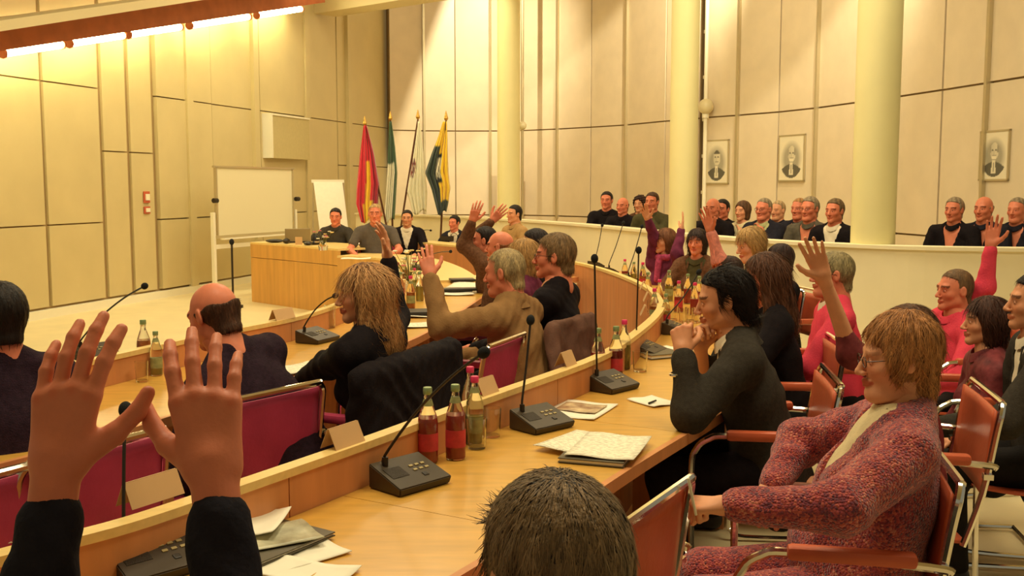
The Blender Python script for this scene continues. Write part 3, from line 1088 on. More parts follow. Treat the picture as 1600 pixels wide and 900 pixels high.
def sheet(name, u, v, w, d, ang, lab, group=None, z=.745, m=M_print, th=.002, curl=.006, cat='paper'):
    p = PZ(u, v, z)
    rows = []
    for j in range(9):
        rows.append([Vector(((i / 8 - .5) * w, (j / 8 - .5) * d, curl * (math.sin(i * .9) * .35 + .4 * abs(j / 4 - 1) ** 3))) for i in range(9)])
    o = MB().quadstrip(rows).build(name, m, None, True, p)
    o.rotation_euler = (0, 0, ang)
    md = o.modifiers.new('t', 'SOLIDIFY'); md.thickness = th; md.offset = 1
    return tag(o, lab, cat, group)


def book(u, v, w, d, h, ang, lab, cover, z=.742, cat='booklet'):
    p = PZ(u, v, z)
    e = empty('document_folder', p, ang, lab, cat)
    MB().box((0, 0, h * .5), (w, d, h * .7), bevel=.001).build('pages', M_paper, e)
    MB().box((0, 0, .002), (w + .008, d + .006, .003)).build('cover', cover, e)
    MB().box((0, 0, h - .002), (w + .008, d + .006, .003)).build('cover', cover, e)
    return e


AG = dirA(945, 700)
M_cov = mat('folder_dark', S(92, 84, 66), .4)
book(940, 708, .20, .30, .016, AG - .15 - PI / 2 + .35, 'dark folder under the open printed booklet on the near desk', M_cov)
s1 = sheet('open_booklet', 952, 697, .22, .31, AG - PI / 2 + .2, 'open printed booklet with text columns on a dark folder', z=.762, curl=.008, cat='booklet')
sheet('open_booklet', 905, 690, .19, .26, AG - PI / 2 - .12, 'loose printed sheet slipping out left under the open booklet', z=.759, curl=.004)
# magazine with a colour picture
mg = mat('magazine_print', S(200, 180, 140), .35, var=.8, vscale=14, tint2=S(110, 50, 40))
sheet('magazine', 905, 640, .22, .29, AG - PI / 2 + .1, 'glossy magazine with a picture cover beside the second microphone', m=M_paper, z=.744, cat='magazine')
mm_ = sheet('x', 907, 637, .17, .15, AG - PI / 2 + .1, None, z=.7475, m=mg, th=.0008, curl=.004)
mm_.name = 'cover_picture'
del mm_['category']
mo = bpy.data.objects['magazine']
mm_.parent = mo
mm_.matrix_parent_inverse = (Matrix.Translation(mo.location) @ Matrix.Rotation(mo.rotation_euler.z, 4, 'Z')).inverted()
sheet('note_sheet', 1020, 627, .13, .17, AG - .5, 'small white note sheet before the suited elbow', m=M_paper)
pn = PZ(1020, 628, .752)
o = MB().cyl((-.03, 0, 0), (.03, .004, 0), .004, seg=8).build('pen', M_black, None, True, pn)
o.rotation_euler = (0, 0, .9)
tag(o, 'short dark pen lying on the small note sheet', 'pen')
sheet('papers', 1036, 548, .26, .2, AG - .4, 'white papers right of the fourth microphone stem', z=.75, m=M_paper)
book(1030, 556, .2, .16, .022, AG - .6, 'thin dark box under papers left of the clasped hands', M_cov)
# lower left stack
AL = dirA(430, 850)
sheet('papers', 452, 868, .16, .24, AL - PI / 2 - .3, 'white sheets at the bottom of the lower left paper pile', m=M_paper, z=.744)
book(425, 850, .17, .24, .012, AL - PI / 2 - .05, 'grey booklet in the lower left paper pile', M_cov, z=.748)
sheet('leaflet', 420, 838, .16, .22, AL - PI / 2 - .5, 'glossy pale leaflet on top of the lower left pile', m=mat('leaflet_gloss', S(214, 208, 176), .25, var=.3, vscale=9, tint2=S(120, 116, 92)), z=.764)
sheet('papers', 400, 815, .13, .19, AL - PI / 2 + .5, 'white folded sheet tilted on the lower left pile near the sleeve', m=M_paper, z=.775, curl=.014)
sheet('papers', 470, 893, .24, .12, AL - PI / 2 + .2, 'white paper at the bottom edge left of the foreground head', m=M_paper, z=.744, curl=.012)
# inner desk papers
for i, (u, v, w, d, a_, lab) in enumerate([
    (700, 432, .42, .62, .2, 'large white sheets on the inner desk under the raised beige sleeve'),
    (735, 446, .36, .50, -.1, 'white sheets before the person in beige jacket'),
    (700, 457, .40, .40, .1, 'white stack of sheets left of the beige jacket'),
    (640, 508, .42, .20, .3, 'white sheets on the inner desk right of the blond hair'),
    (660, 492, .30, .22, .1, 'printed sheets behind the blond hair'),
    (470, 575, .26, .20, .9, 'white sheets near the hand of the man in dark jumper')]):
    if lab:
        sheet('papers', u, v, w, d, a_, lab, m=M_paper if i % 2 == 0 else M_print, z=.746 + i * .001, curl=.01)
for (u, v, w, d, lab) in [(722, 437, .22, .16, 'black pad on the white sheets by the person in beige jacket'), (720, 452, .34, .12, 'black folder under the white stack left of the beige jacket'), (655, 487, .24, .2, 'dark open case on inner desk behind the raised sleeve')]:
    q = PZ(u, v, .765)
    o = MB().box((0, 0, 0), (w, d, .02), bevel=.004).build('black_folder', M_black, None, False, q)
    o.rotation_euler = (0, 0, .2)
    tag(o, lab, 'folder')
sheet('papers', 556, 404, .34, .22, .1, 'white papers on the podium before the man in dark shirt', m=M_paper, z=.765, curl=.01)


# folded name cards standing on the desk cap
def name_card(u, v, w, z, ang, lab):
    p = PZ(u, v, z)
    e = MB()
    h, d, t = .055, .03, .0015
    for s in (-1, 1):
        e.box((0, s * d / 2, h / 2), (w, t, math.hypot(h, d / 1)), Euler((s * math.atan2(d / 1.2, h), 0, 0)))
    o = e.build('name_card', M_card, None, False, p)
    o.rotation_euler = (0, 0, ang)
    return tag(o, lab, 'name card', 'folded tan name cards on the desk edges')


def on_cap(u, v, w, lab, turn=.0):
    name_card(u, v, w, .871, dirA(u, v, .87) + turn, lab)
on_cap(536, 694, .13, 'tan name card in front of the black coat, centre left')
on_cap(236, 780, .15, 'tan name card by the raised hand, leftmost on the near cap', .0)
on_cap(757, 614, .11, 'tan name card behind the pink-capped bottles', .0)
on_cap(884, 570, .10, 'tan name card below the draped grey-brown jacket', .0)
name_card(441, 498, .16, .871, 1.1, 'tan name card on the inner desk near the podium corner')
name_card(60, 585, .16, .871, .9, 'tan name card far left on the inner desk')
for i, (u, v) in enumerate([(1006, 452), (1012, 470), (1008, 492)]):
    o = name_card(u, v, .10, .871, 1.5, 'small tan card at the desk bend, %s' % ['upper', 'middle', 'lower'][i])

# podium clutter: laptop, box camera
q = PY(461, 379, 13.9)
e = empty('laptop', (q.x, q.y + .15, .826), PI + .25, 'laptop with open lid on the podium desk', 'laptop')
MB().box((0, 0, .01), (.34, .24, .018), bevel=.003).build('keyboard_base', M_black, e)
MB().box((0, .14, .10), (.34, .012, .20), Euler((-.35, 0, 0)), bevel=.003).build('lid', mat('laptop_grey', S(150, 134, 100), .4), e)
for i, (u, w, h, lab) in enumerate([(428, .26, .05, 'low black bag on the podium corner'), (446, .10, .07, 'black cable coil bag beside the laptop'), (480, .12, .05, 'black bag in front of the laptop')]):
    q = PY(u, 383, 13.9 - .012 * (u - 428))
    o = MB().sph((0, 0, h * .5), .5, (w, .16, h), 12).build('black_bag', M_black, None, True, (q.x, q.y + .06, .826))
    tag(o, lab, 'bag')
q = PY(491, 386, 13.4)
e = empty('desk_phone', (q.x, q.y + .08, .826), 0, 'rounded dark device standing on the podium near the flowers', 'device')
MB().lathe([(.05, 0), (.06, .02), (.055, .12), (.03, .15)], seg=18).build('body', M_black, e, True)
MB().lathe([(.061, .03), (.061, .05)], seg=18).build('silver_ring', M_chrome, e, True)
q = PY(467, 384, 13.5)
o = MB().box((0, 0, .05), (.09, .02, .10)).build('name_card', M_card, None, False, (q.x, q.y, .826))
tag(o, 'small upright cream card on the podium front edge', 'name card')
# ================================================================== PEOPLE: implicit surfaces -> one continuous mesh
f4 = np.float32


def surface_nets(F, org, h):
    nx, ny, nz = F.shape
    S_ = F < 0
    c = [S_[i:nx - 1 + i, j:ny - 1 + j, k:nz - 1 + k] for i in (0, 1) for j in (0, 1) for k in (0, 1)]
    allin = c[0].copy(); anyin = c[0].copy()
    for q in c[1:]:
        allin &= q; anyin |= q
    cell = anyin & ~allin
    idx = np.argwhere(cell)
    if len(idx) == 0:
        return np.zeros((0, 3)), np.zeros((0, 4), int)
    cid = np.full(cell.shape, -1, np.int64)
    cid[cell] = np.arange(len(idx))
    acc = np.zeros((len(idx), 3)); cnt = np.zeros(len(idx))
    I, J, K = idx.T
    corners = [(a, b, d) for a in (0, 1) for b in (0, 1) for d in (0, 1)]
    vals = {q: F[I + q[0], J + q[1], K + q[2]] for q in corners}
    for q in corners:
        for ax in range(3):
            if q[ax] == 0:
                r = list(q); r[ax] = 1; r = tuple(r)
                a, b = vals[q], vals[r]
                m = (a < 0) != (b < 0)
                t = np.where(m, a / np.where(np.abs(a - b) < 1e-9, 1, a - b), 0)
                p = np.array(q, float)[None, :].repeat(len(idx), 0)
                p[:, ax] += t
                acc[m] += p[m]; cnt[m] += 1
    V = (idx + acc / cnt[:, None]) * h + org
    quads = []
    for ax in range(3):
        sl0 = [slice(None)] * 3; sl1 = [slice(None)] * 3
        sl0[ax] = slice(0, -1); sl1[ax] = slice(1, None)
        a, b = S_[tuple(sl0)], S_[tuple(sl1)]
        e = np.argwhere(a != b)
        o1, o2 = [(1, 2), (2, 0), (0, 1)][ax]
        ok = (e[:, o1] > 0) & (e[:, o2] > 0)
        for o_ in (o1, o2):
            ok &= e[:, o_] < cid.shape[o_]
        e = e[ok]
        ins = a[tuple(e.T)]
        d1 = np.zeros(3, int); d1[o1] = 1
        d2 = np.zeros(3, int); d2[o2] = 1
        q = np.stack([cid[tuple((e - d1 - d2).T)], cid[tuple((e - d2).T)], cid[tuple(e.T)], cid[tuple((e - d1).T)]], 1)
        q[~ins] = q[~ins][:, ::-1]
        quads.append(q)
    Q = np.concatenate(quads)
    Q = Q[(Q >= 0).all(1)]
    return V, Q


def smin(a, b, k):
    if k <= 0:
        return np.minimum(a, b)
    h = np.maximum(k - np.abs(a - b), 0) / k
    return np.minimum(a, b) - h * h * k * .25


def prim_dist(P, pr):
    """P = (X, Y, Z) arrays"""
    X, Y, Z = P
    t = pr[0]
    if t == 'c':       # cone a b r1 r2
        _, a, b, r1, r2 = pr[:5]
        ba = (b[0] - a[0], b[1] - a[1], b[2] - a[2])
        L = ba[0] ** 2 + ba[1] ** 2 + ba[2] ** 2 + 1e-9
        px, py, pz = X - a[0], Y - a[1], Z - a[2]
        h = np.clip((px * ba[0] + py * ba[1] + pz * ba[2]) / L, 0, 1)
        dx, dy, dz = px - h * ba[0], py - h * ba[1], pz - h * ba[2]
        return np.sqrt(dx * dx + dy * dy + dz * dz) - (r1 + (r2 - r1) * h)
    if t == 'e':       # ellipsoid c (rx,ry,rz) rot(optional 3x3 world->local)
        _, c, r = pr[:3]
        px, py, pz = X - c[0], Y - c[1], Z - c[2]
        if len(pr) > 3 and pr[3] is not None:
            R = pr[3]
            px, py, pz = (R[0][0] * px + R[0][1] * py + R[0][2] * pz, R[1][0] * px + R[1][1] * py + R[1][2] * pz, R[2][0] * px + R[2][1] * py + R[2][2] * pz)
        k0 = np.sqrt((px / r[0]) ** 2 + (py / r[1]) ** 2 + (pz / r[2]) ** 2)
        k1 = np.sqrt((px / r[0] ** 2) ** 2 + (py / r[1] ** 2) ** 2 + (pz / r[2] ** 2) ** 2) + 1e-9
        return k0 * (k0 - 1) / k1
    if t == 't':       # torso-frame flattened cone: a,b,r1,r2, R(world->local 3x3), o, flat
        _, a, b, r1, r2, R, o, fl = pr[:8]
        px, py, pz = X - o[0], Y - o[1], Z - o[2]
        qx, qy, qz = (R[0][0] * px + R[0][1] * py + R[0][2] * pz, R[1][0] * px + R[1][1] * py + R[1][2] * pz, R[2][0] * px + R[2][1] * py + R[2][2] * pz)
        return prim_dist((qx, qy / fl, qz), ('c', a, b, r1, r2)) * (fl * .5 + .5)


def prim_bounds(pr):
    t = pr[0]
    if t == 'c':
        a, b = np.array(pr[1]), np.array(pr[2]); r = max(pr[3], pr[4])
        return np.minimum(a, b) - r, np.maximum(a, b) + r
    if t == 'e':
        c = np.array(pr[1]); r = max(pr[2]) if len(pr) > 3 and pr[3] is not None else np.array(pr[2])
        return c - r, c + r
    if t == 't':
        R = np.array(pr[5]); o = np.array(pr[6]); r = max(pr[3], pr[4])
        a = R.T @ np.array(pr[1]) + o; b = R.T @ np.array(pr[2]) + o
        return np.minimum(a, b) - r, np.maximum(a, b) + r


def field_mesh(prims, h, k=.03, subs=(), post=None, pad=.02):
    """smooth union of prims, minus subs; returns V, Q"""
    lo = np.min([prim_bounds(p)[0] for p in prims], 0) - pad - 2 * h
    hi = np.max([prim_bounds(p)[1] for p in prims], 0) + pad + 2 * h
    n = np.ceil((hi - lo) / h).astype(int) + 1
    ax = [(lo[i] + h * np.arange(n[i])).astype(f4) for i in range(3)]
    F = np.full(n, .15, f4)
    for pr, sign in [(p, 1) for p in prims] + [(p, -1) for p in subs]:
        kk = pr[-1] if isinstance(pr[-1], dict) else {}
        ks = kk.get('k', k)
        core = pr[:-1] if kk else pr
        b0, b1 = prim_bounds(core)
        m = ks + .03
        i0 = np.maximum(np.floor((b0 - m - lo) / h).astype(int), 0)
        i1 = np.minimum(np.ceil((b1 + m - lo) / h).astype(int) + 1, n)
        if (i1 <= i0).any():
            continue
        P = (ax[0][i0[0]:i1[0], None, None], ax[1][None, i0[1]:i1[1], None], ax[2][None, None, i0[2]:i1[2]])
        d = prim_dist(P, core).astype(f4)
        s = tuple(slice(i0[i], i1[i]) for i in range(3))
        if sign > 0:
            F[s] = smin(F[s], d, ks)
        else:
            F[s] = -smin(-F[s], d, ks)
    if post:
        P = (ax[0][:, None, None], ax[1][None, :, None], ax[2][None, None, :])
        F = post(F, *P)
    F[0] = F[-1] = .05; F[:, 0] = F[:, -1] = .05; F[:, :, 0] = F[:, :, -1] = .05
    return surface_nets(F, lo, h)


# ---------------------------------------------------------------- heads (template, cached)
_T = {}


def head_template(kind, lod):
    key = ('h', kind, lod)
    if key in _T:
        return _T[key]
    fem = kind[0] == 'f'
    old = kind[-1] == 'o'
    jw = .040 if fem else .046
    P = [('e', (0, -.016, .03), (.075, .096, .087)),
         ('e', (0, .018, -.026), (.061, .070, .082), {'k': .03}),
         ('c', (-jw, .008, -.066), (-.008, .066, -.096), .020, .018, {'k': .025}),
         ('c', (jw, .008, -.066), (.008, .066, -.096), .020, .018, {'k': .025}),
         ('e', (-.037, .052, -.026), (.025, .024, .022), {'k': .02}),
         ('e', (.037, .052, -.026), (.025, .024, .022), {'k': .02}),
         ('c', (-.036, .070, .021), (.036, .070, .021), .0165 if not fem else .014, .0165 if not fem else .014, {'k': .014}),
         ('e', (0, .074, -.10), (.02, .016, .016), {'k': .018}),
         ('c', (0, -.022, -.05), (0, -.045, -.17), .052 if fem else .060, .054 if fem else .064, {'k': .03})]
    if old:
        P.append(('e', (0, .035, -.105), (.045, .045, .022), {'k': .03}))
    SB = [('e', (-.031, .093, .0), (.018, .016, .0125), {'k': .012}), ('e', (.031, .093, .0), (.018, .016, .0125), {'k': .012})]
    V1 = [('e', (s * .031, .0715, -.001), (.0155, .0135, .0125), {'k': .004}) for s in (-1, 1)]
    V1 += [('c', (0, .082, .012), (0, .106, -.030), .0075, .0105, {'k': .010}), ('e', (0, .108, -.034), (.0105, .010, .009), {'k': .006}),
           ('e', (-.0125, .098, -.037), (.0075, .010, .007), {'k': .005}), ('e', (.0125, .098, -.037), (.0075, .010, .007), {'k': .005}),
           ('c', (-.018, .083, -.0615), (0, .0935, -.059), .0045, .0065, {'k': .005}), ('c', (.018, .083, -.0615), (0, .0935, -.059), .0045, .0065, {'k': .005}),
           ('c', (-.016, .083, -.069), (0, .0915, -.071), .0045, .007, {'k': .004}), ('c', (.016, .083, -.069), (0, .0915, -.071), .0045, .007, {'k': .004})]
    for s in (-1, 1):
        a = .35 * s
        R = ((math.cos(a), math.sin(a), 0), (-math.sin(a), math.cos(a), 0), (0, 0, 1))
        V1.append(('e', (s * .079, -.012, -.004), (.0085, .019, .032), R, {'k': .006}))
    h = {0: .0034, 1: .0050, 2: .0068}[lod]
    # stage: union base, subtract sockets, union features: done in a single ordered pass
    lo = np.array((-.11, -.14, -.21)); hi = np.array((.11, .14, .135))
    n = np.ceil((hi - lo) / h).astype(int) + 1
    ax = [(lo[i] + h * np.arange(n[i])).astype(f4) for i in range(3)]
    G = (ax[0][:, None, None], ax[1][None, :, None], ax[2][None, None, :])
    F = np.full(n, .15, f4)
    for group, sg in ((P, 1), (SB, -1), (V1, 1)):
        for pr in group:
            kk = pr[-1] if isinstance(pr[-1], dict) else {'k': .02}
            core = pr[:-1] if isinstance(pr[-1], dict) else pr
            d = prim_dist(G, core)
            F = smin(F, d, kk['k']) if sg > 0 else -smin(-F, d, kk['k'])
    # ear hollow, lip line
    for s in (-1, 1):
        d = prim_dist(G, ('e', (s * .089, -.008, -.002), (.006, .010, .019)))
        F = -smin(-F, d, .004)
    F = F.astype(f4)
    F[0] = F[-1] = .05; F[:, 0] = F[:, -1] = .05; F[:, :, 0] = F[:, :, -1] = .05
    V, Q = surface_nets(F, lo, h)
    # natural colouring of the face: lips, brows, eye whites and iris, blush
    T = np.ones((len(V), 3))
    x, y, z = V.T
    front = y > .05
    lip = front & (((np.abs(x) / .026) ** 2 + ((z + .0655) / .0105) ** 2) < 1)
    T[lip] = (.80, .46, .46) if fem else (.84, .60, .58)
    brow = front & (np.abs(z - (.0225 + .10 * (.03 - np.abs(np.abs(x) - .034)) * .5)) < (.0042 if fem else .0058)) & (np.abs(np.abs(x) - .033) < .021)
    T[brow] = (.26, .22, .2) if not old else (.75, .72, .7)
    for s in (-1, 1):
        ex = x - s * .031
        eye = front & (((ex / .0135) ** 2 + ((z + .001) / .0062) ** 2) < 1)
        T[eye] = (1.25, 1.5, 1.9)
        iris = eye & ((ex ** 2 + (z + .001) ** 2) < .0058 ** 2)
        T[iris] = (.12, .10, .10)
        lid = front & ~eye & (((ex / .0165) ** 2 + ((z - .0005) / .0098) ** 2) < 1)
        T[lid] = (.62, .52, .5)
    blush = np.exp(-(((np.abs(x) - .042) / .022) ** 2 + ((z + .03) / .022) ** 2)) * (y > .02)
    T[:, 1] *= 1 - .14 * blush; T[:, 2] *= 1 - .14 * blush
    _T[key] = (V, Q, T)
    return _T[key]


# ---------------------------------------------------------------- hands (template, cached)
def hand_template(curl, spread, lod, side):
    """wrist at origin, fingers towards +Z, palm faces -Y, thumb on +X for side=+1"""
    key = ('n', curl, spread, lod, side)
    if key in _T:
        return _T[key]
    P = [('c', (0, 0, -.03), (0, 0, .02), .0265, .0270, {'k': .02})]
    tips = []
    kn = [(.031, .092), (.011, .097), (-.010, .092), (-.029, .083)]
    ln = [(.040, .025, .020), (.044, .029, .021), (.041, .027, .020), (.032, .020, .018)]
    for i, ((kx, kz), Ls) in enumerate(zip(kn, ln)):
        P.append(('c', (kx * .55, 0, .015), (kx, .001, kz), .0155, .0112, {'k': .014}))
        ang = spread * (kx / .031)
        cur = np.array((kx, .0, kz))
        bend = 0
        for j, L in enumerate(Ls):
            bend += curl * (1.25, 1.5, .9)[j] * (1 + .08 * i) + .06
            d = np.array((math.sin(ang) * math.cos(bend), -math.sin(bend), math.cos(ang) * math.cos(bend)))
            nxt = cur + d * L
            P.append(('c', tuple(cur), tuple(nxt), .0098 - .0007 * j - .0004 * i, .0090 - .0009 * j - .0004 * i, {'k': .0035 if j else .005}))
            if j == 2:
                tips.append((cur * .35 + nxt * .65, d))
            cur = nxt
    # thumb from the side of the palm
    t0 = np.array((.018, -.006, .020)); t1 = t0 + np.array((.034, -.014 - .01 * curl, .030)) * 1.0
    out = .75 - .5 * curl
    t2 = t1 + np.array((out * .026, -.010 - .022 * curl, .027)); t3 = t2 + np.array((out * .012 - .012 * curl, -.004 - .018 * curl, .023))
    P += [('c', tuple(t0), tuple(t1), .0165, .0135, {'k': .012}), ('c', tuple(t1), tuple(t2), .0122, .0105, {'k': .004}), ('c', tuple(t2), tuple(t3), .0105, .0085, {'k': .004})]
    h = {0: .0030, 1: .0048, 2: .0062}[lod]
    V, Q = field_mesh([q for q in P], h, k=.006)
    V = V.copy()
    T = np.ones((len(V), 3))
    for c, d in tips:
        nrm = np.array((0, d[2], -d[1]))
        nrm = nrm / (np.linalg.norm(nrm) + 1e-9) * .0062
        dd = V - (c + nrm)
        al = (dd @ d)
        rad = np.linalg.norm(dd - al[:, None] * d, axis=1)
        T[(np.abs(al) < .0062) & (rad < .0046)] = (1.16, 1.22, 1.2)
    # creases over the finger joints
    for kx, kz in kn:
        k_ = np.exp(-(((V[:, 0] - kx) / .006) ** 2 + ((V[:, 2] - kz) / .006) ** 2)) * (V[:, 1] > 0)
        T[:, 1] *= 1 - .18 * k_
        T[:, 2] *= 1 - .22 * k_
    if side < 0:
        V[:, 0] *= -1
        Q = Q[:, ::-1]
    _T[key] = (V, Q, T)
    return _T[key]


def np_mesh(name, parts, m, parent=None, tint=True):
    """parts: list of (V, Q, T or None)"""
    Vs, Qs, Ts, n = [], [], [], 0
    for V, Q, T in parts:
        Vs.append(V); Qs.append(Q + n); n += len(V)
        Ts.append(T if T is not None else np.ones((len(V), 3)))
    V = np.concatenate(Vs); Q = np.concatenate(Qs); T = np.concatenate(Ts)
    me = bpy.data.meshes.new(name)
    me.vertices.add(len(V)); me.vertices.foreach_set('co', V.astype(f4).ravel())
    me.loops.add(Q.size); me.loops.foreach_set('vertex_index', Q.astype(np.int32).ravel())
    me.polygons.add(len(Q))
    me.polygons.foreach_set('loop_start', np.arange(0, Q.size, 4, dtype=np.int32))
    me.polygons.foreach_set('use_smooth', np.ones(len(Q), dtype=bool))
    me.update(calc_edges=True)
    me.validate()
    if tint and len(me.vertices) == len(T):
        ca = me.color_attributes.new('tint', 'FLOAT_COLOR', 'POINT')
        ca.data.foreach_set('color', np.concatenate([T, np.ones((len(T), 1))], 1).astype(f4).ravel())
    return link(name, me, m, parent)


def M3(M):
    return np.array([[M[i][j] for j in range(3)] for i in range(3)])


def xf(M, V):
    R = M3(M); t = np.array(M.translation)
    return V @ R.T + t


def look_mat(z, yhint, loc):
    """matrix whose Z axis is z and whose Y axis is close to yhint"""
    z = Vector(z).normalized()
    y = Vector(yhint); y = (y - z * y.dot(z))
    if y.length < 1e-4:
        y = z.orthogonal()
    y.normalize()
    x = y.cross(z)
    M = Matrix(((x.x, y.x, z.x, 0), (x.y, y.y, z.y, 0), (x.z, y.z, z.z, 0), (0, 0, 0, 1)))
    M.translation = Vector(loc)
    return M


# ---------------------------------------------------------------- hair
def hair_shape(style, seed, lod):
    key = ('hair', style, seed % 3, lod)
    if key in _T:
        return _T[key]
    h = {0: .0042, 1: .0058, 2: .0078}[lod]
    sh = style.split('_')[0]
    ph = seed * 1.7
    P = [('e', (0, -.02, .038), (.084, .103, .091)), ('c', (0, -.04, .0), (0, -.056, -.065), .072, .056)]
    subs = []
    if sh == 'pixie':
        P = [('e', (0, -.020, .038), (.087, .107, .096)), ('c', (0, -.04, .0), (0, -.05, -.075), .077, .058), ('c', (-.062, .012, .01), (-.062, .012, -.035), .028, .018), ('c', (.062, .012, .01), (.062, .012, -.035), .028, .018)]
        subs = [('e', (.010, .128, -.012), (.125, .096, .098), {'k': .012})]
    if sh in ('bob', 'long', 'curly', 'tied'):
        P = [('e', (0, -.018, .036), (.088, .108, .096))]
        if sh == 'bob':
            P += [('c', (0, -.03, .01), (0, -.038, -.065), .090, .078), ('c', (-.058, -.008, .0), (-.055, -.01, -.075), .034, .028), ('c', (.058, -.008, .0), (.055, -.01, -.075), .034, .028)]
        elif sh == 'curly':
            P = [('e', (0, -.022, .032), (.102, .120, .108)), ('c', (0, -.035, .0), (0, -.04, -.07), .095, .09)]
        elif sh == 'long':
            P += [('c', (0, -.034, .01), (0, -.06, -.20), .092, .088), ('c', (-.060, .0, .0), (-.082, .01, -.20), .034, .034), ('c', (.060, .0, .0), (.082, .01, -.20), .034, .034)]
        elif sh == 'tied':
            P += [('e', (0, -.11, .02), (.04, .04, .04))]
        subs = [('e', (.012, .118, -.030), (.125, .098, .106), {'k': .012}), ('c', (0, .06, -.08), (0, .02, -.24), .05, .055, {'k': .01})]
        if sh == 'tied':
            subs = []

    def post(F, X, Y, Z):
        az = np.arctan2(X, -(Y + .02))
        n = np.sin(az * 17 + ph + 3 * np.sin(Z * 28 + ph)) * .5 + np.sin(az * 31 + Z * 60 + ph * 2) * .3 + np.sin(X * 90 + Y * 70 + ph) * .3
        amp = {'short': .0022, 'crop': .0012, 'bald': .001, 'curly': .006, 'bob': .003, 'long': .005, 'tied': .002, 'wavy': .005, 'pixie': .004}[sh]
        if sh == 'curly':
            n = np.sin(X * 150 + ph) * np.sin(Y * 160) + np.sin(Z * 170 + X * 50)
        F = F - amp * n
        if sh in ('short', 'crop', 'bald', 'tied', 'wavy'):
            hl = .030 if sh in ('crop', 'wavy', 'short') else .034
            up = (Z - .070) * 1.5 + .048 + (.008 if sh == 'wavy' else 0) - .25 * np.maximum(np.abs(X) - .03, 0)
            mid = .024 + 0 * Z
            low = -.012 + (Z + .02) * .55
            lim = np.where(Z > .052, np.maximum(up, mid), np.where(Z > -.018, mid, low)) + .004 * np.sin(X * 60 + ph)
            F = np.maximum(F, (Y - lim) * .6)
            F = np.maximum(F, -(Z + .092) - .15 * (Y + .06))
            ear = prim_dist((np.abs(X), Y, Z), ('e', (.090, -.012, -.006), (.022, .021, .032)))
            F = np.maximum(F, -ear)
            if sh == 'crop':
                F = F + .004
            if sh == 'bald':
                top = (Z - .022) + .10 * (Y + .05) + .006 * np.sin(az * 5 + ph)
                F = np.maximum(F + .001, top)
        if sh == 'wavy':
            pass
        return F
    V, Q = field_mesh(P, h, k=.03, subs=subs, post=post)
    _T[key] = (V, Q)
    return _T[key]


def strands(V, Q, n, length=.03, seg=4, seed=4, width=.0011, droop=.6, flow=None, lift=.12, wave=0.0, mask=True):
    """thin ribbons lying along a hair surface; head-local"""
    r = np.random.RandomState(seed)
    A, B, C, D = (V[Q[:, i]] for i in range(4))
    N = np.cross(C - A, D - B)
    ar = np.linalg.norm(N, axis=1) + 1e-12
    N = N / ar[:, None]
    if mask and flow is not None:
        ar = ar * np.where((A[:, 1] > .030) & (A[:, 2] < .075), 0, 1)
    elif mask:
        ar = ar * np.where((A[:, 1] > .045) & (A[:, 2] < .07), 0, 1)
    pick = r.choice(len(Q), n, p=ar / ar.sum())
    u, v = r.rand(n, 1), r.rand(n, 1)
    P = (A[pick] * (1 - u) + B[pick] * u) * (1 - v) + (D[pick] * (1 - u) + C[pick] * u) * v
    Nn = N[pick]
    ctr = np.array((0, -.03, .03))
    if flow is None:
        # combed from the crown, forward on top and down at sides and back
        crown = np.array((0, -.05, .12))
        d = P - crown
        d[:, 2] -= .04
    else:
        d = flow(P)
    d = d / (np.linalg.norm(d, axis=1)[:, None] + 1e-9)
    d += r.randn(n, 3) * .22
    d -= Nn * (d * Nn).sum(1)[:, None]
    d /= np.linalg.norm(d, axis=1)[:, None] + 1e-9
    L = length * (0.6 + .8 * r.rand(n, 1))
    side = np.cross(d, Nn)
    pts = []
    ph = r.rand(n, 1) * 6.28
    for k in range(seg + 1):
        t = k / seg
        q = P + d * L * t + Nn * (lift * L * (t - .9 * t * t) + .0008) + np.array((0, 0, -1)) * droop * L * t * t * .3
        if wave:
            q = q + side * np.sin(t * 9 + P[:, 2:3] * 55 + ph * .3) * wave * t
        if flow is not None:
            # keep strand hugging the surface by curving toward the head centre
            q = q - Nn * (L * L) * t * t * 2.2
        else:
            q = q - Nn * (L * L) * t * t * 4.2
        pts.append(q)
    vs, qs = [], []
    for k in range(seg + 1):
        w = width * (1 - .75 * (k / seg) ** 2)
        vs += [pts[k] - side * w, pts[k] + side * w]
    VV = np.concatenate(vs)
    idx = np.arange(n)
    for k in range(seg):
        a = (2 * k) * n + idx; b = (2 * k + 1) * n + idx
        c = (2 * k + 3) * n + idx; d_ = (2 * k + 2) * n + idx
        qs.append(np.stack([a, b, c, d_], 1))
    QQ = np.concatenate(qs)
    tn = .65 + .7 * r.rand(n)
    T = np.tile(tn, 2 * (seg + 1))[:, None].repeat(3, 1)
    return VV, QQ, T


def noise_post(seed, amp):
    r = random.Random(seed)
    K = [[r.uniform(-1, 1) for _ in range(3)] for _ in range(5)]
    def f(X, Y, Z):
        w = .35 * np.sin(X * 9 * K[0][0] + Y * 11 + Z * 8 * K[0][2] + seed)
        s = .9 - 1.6 * np.abs(np.sin(X * 22 * K[1][0] + Y * 20 * K[1][1] + Z * 24 + 5 * w))
        s = s * (.5 + .5 * np.sin(X * 13 + Y * 17 * K[4][0] + Z * 9 + seed))
        s = s + .7 * (.6 - np.abs(np.sin(X * 34 * K[2][0] + Y * 26 + Z * 18 * K[2][2] + 6 * w + 1.3)))
        s = s + .35 * np.sin(X * 85 + Y * 75 * K[3][1] + Z * 90 * K[3][2] + 4 * w)
        return -amp * s
    return f


M_skin = {}


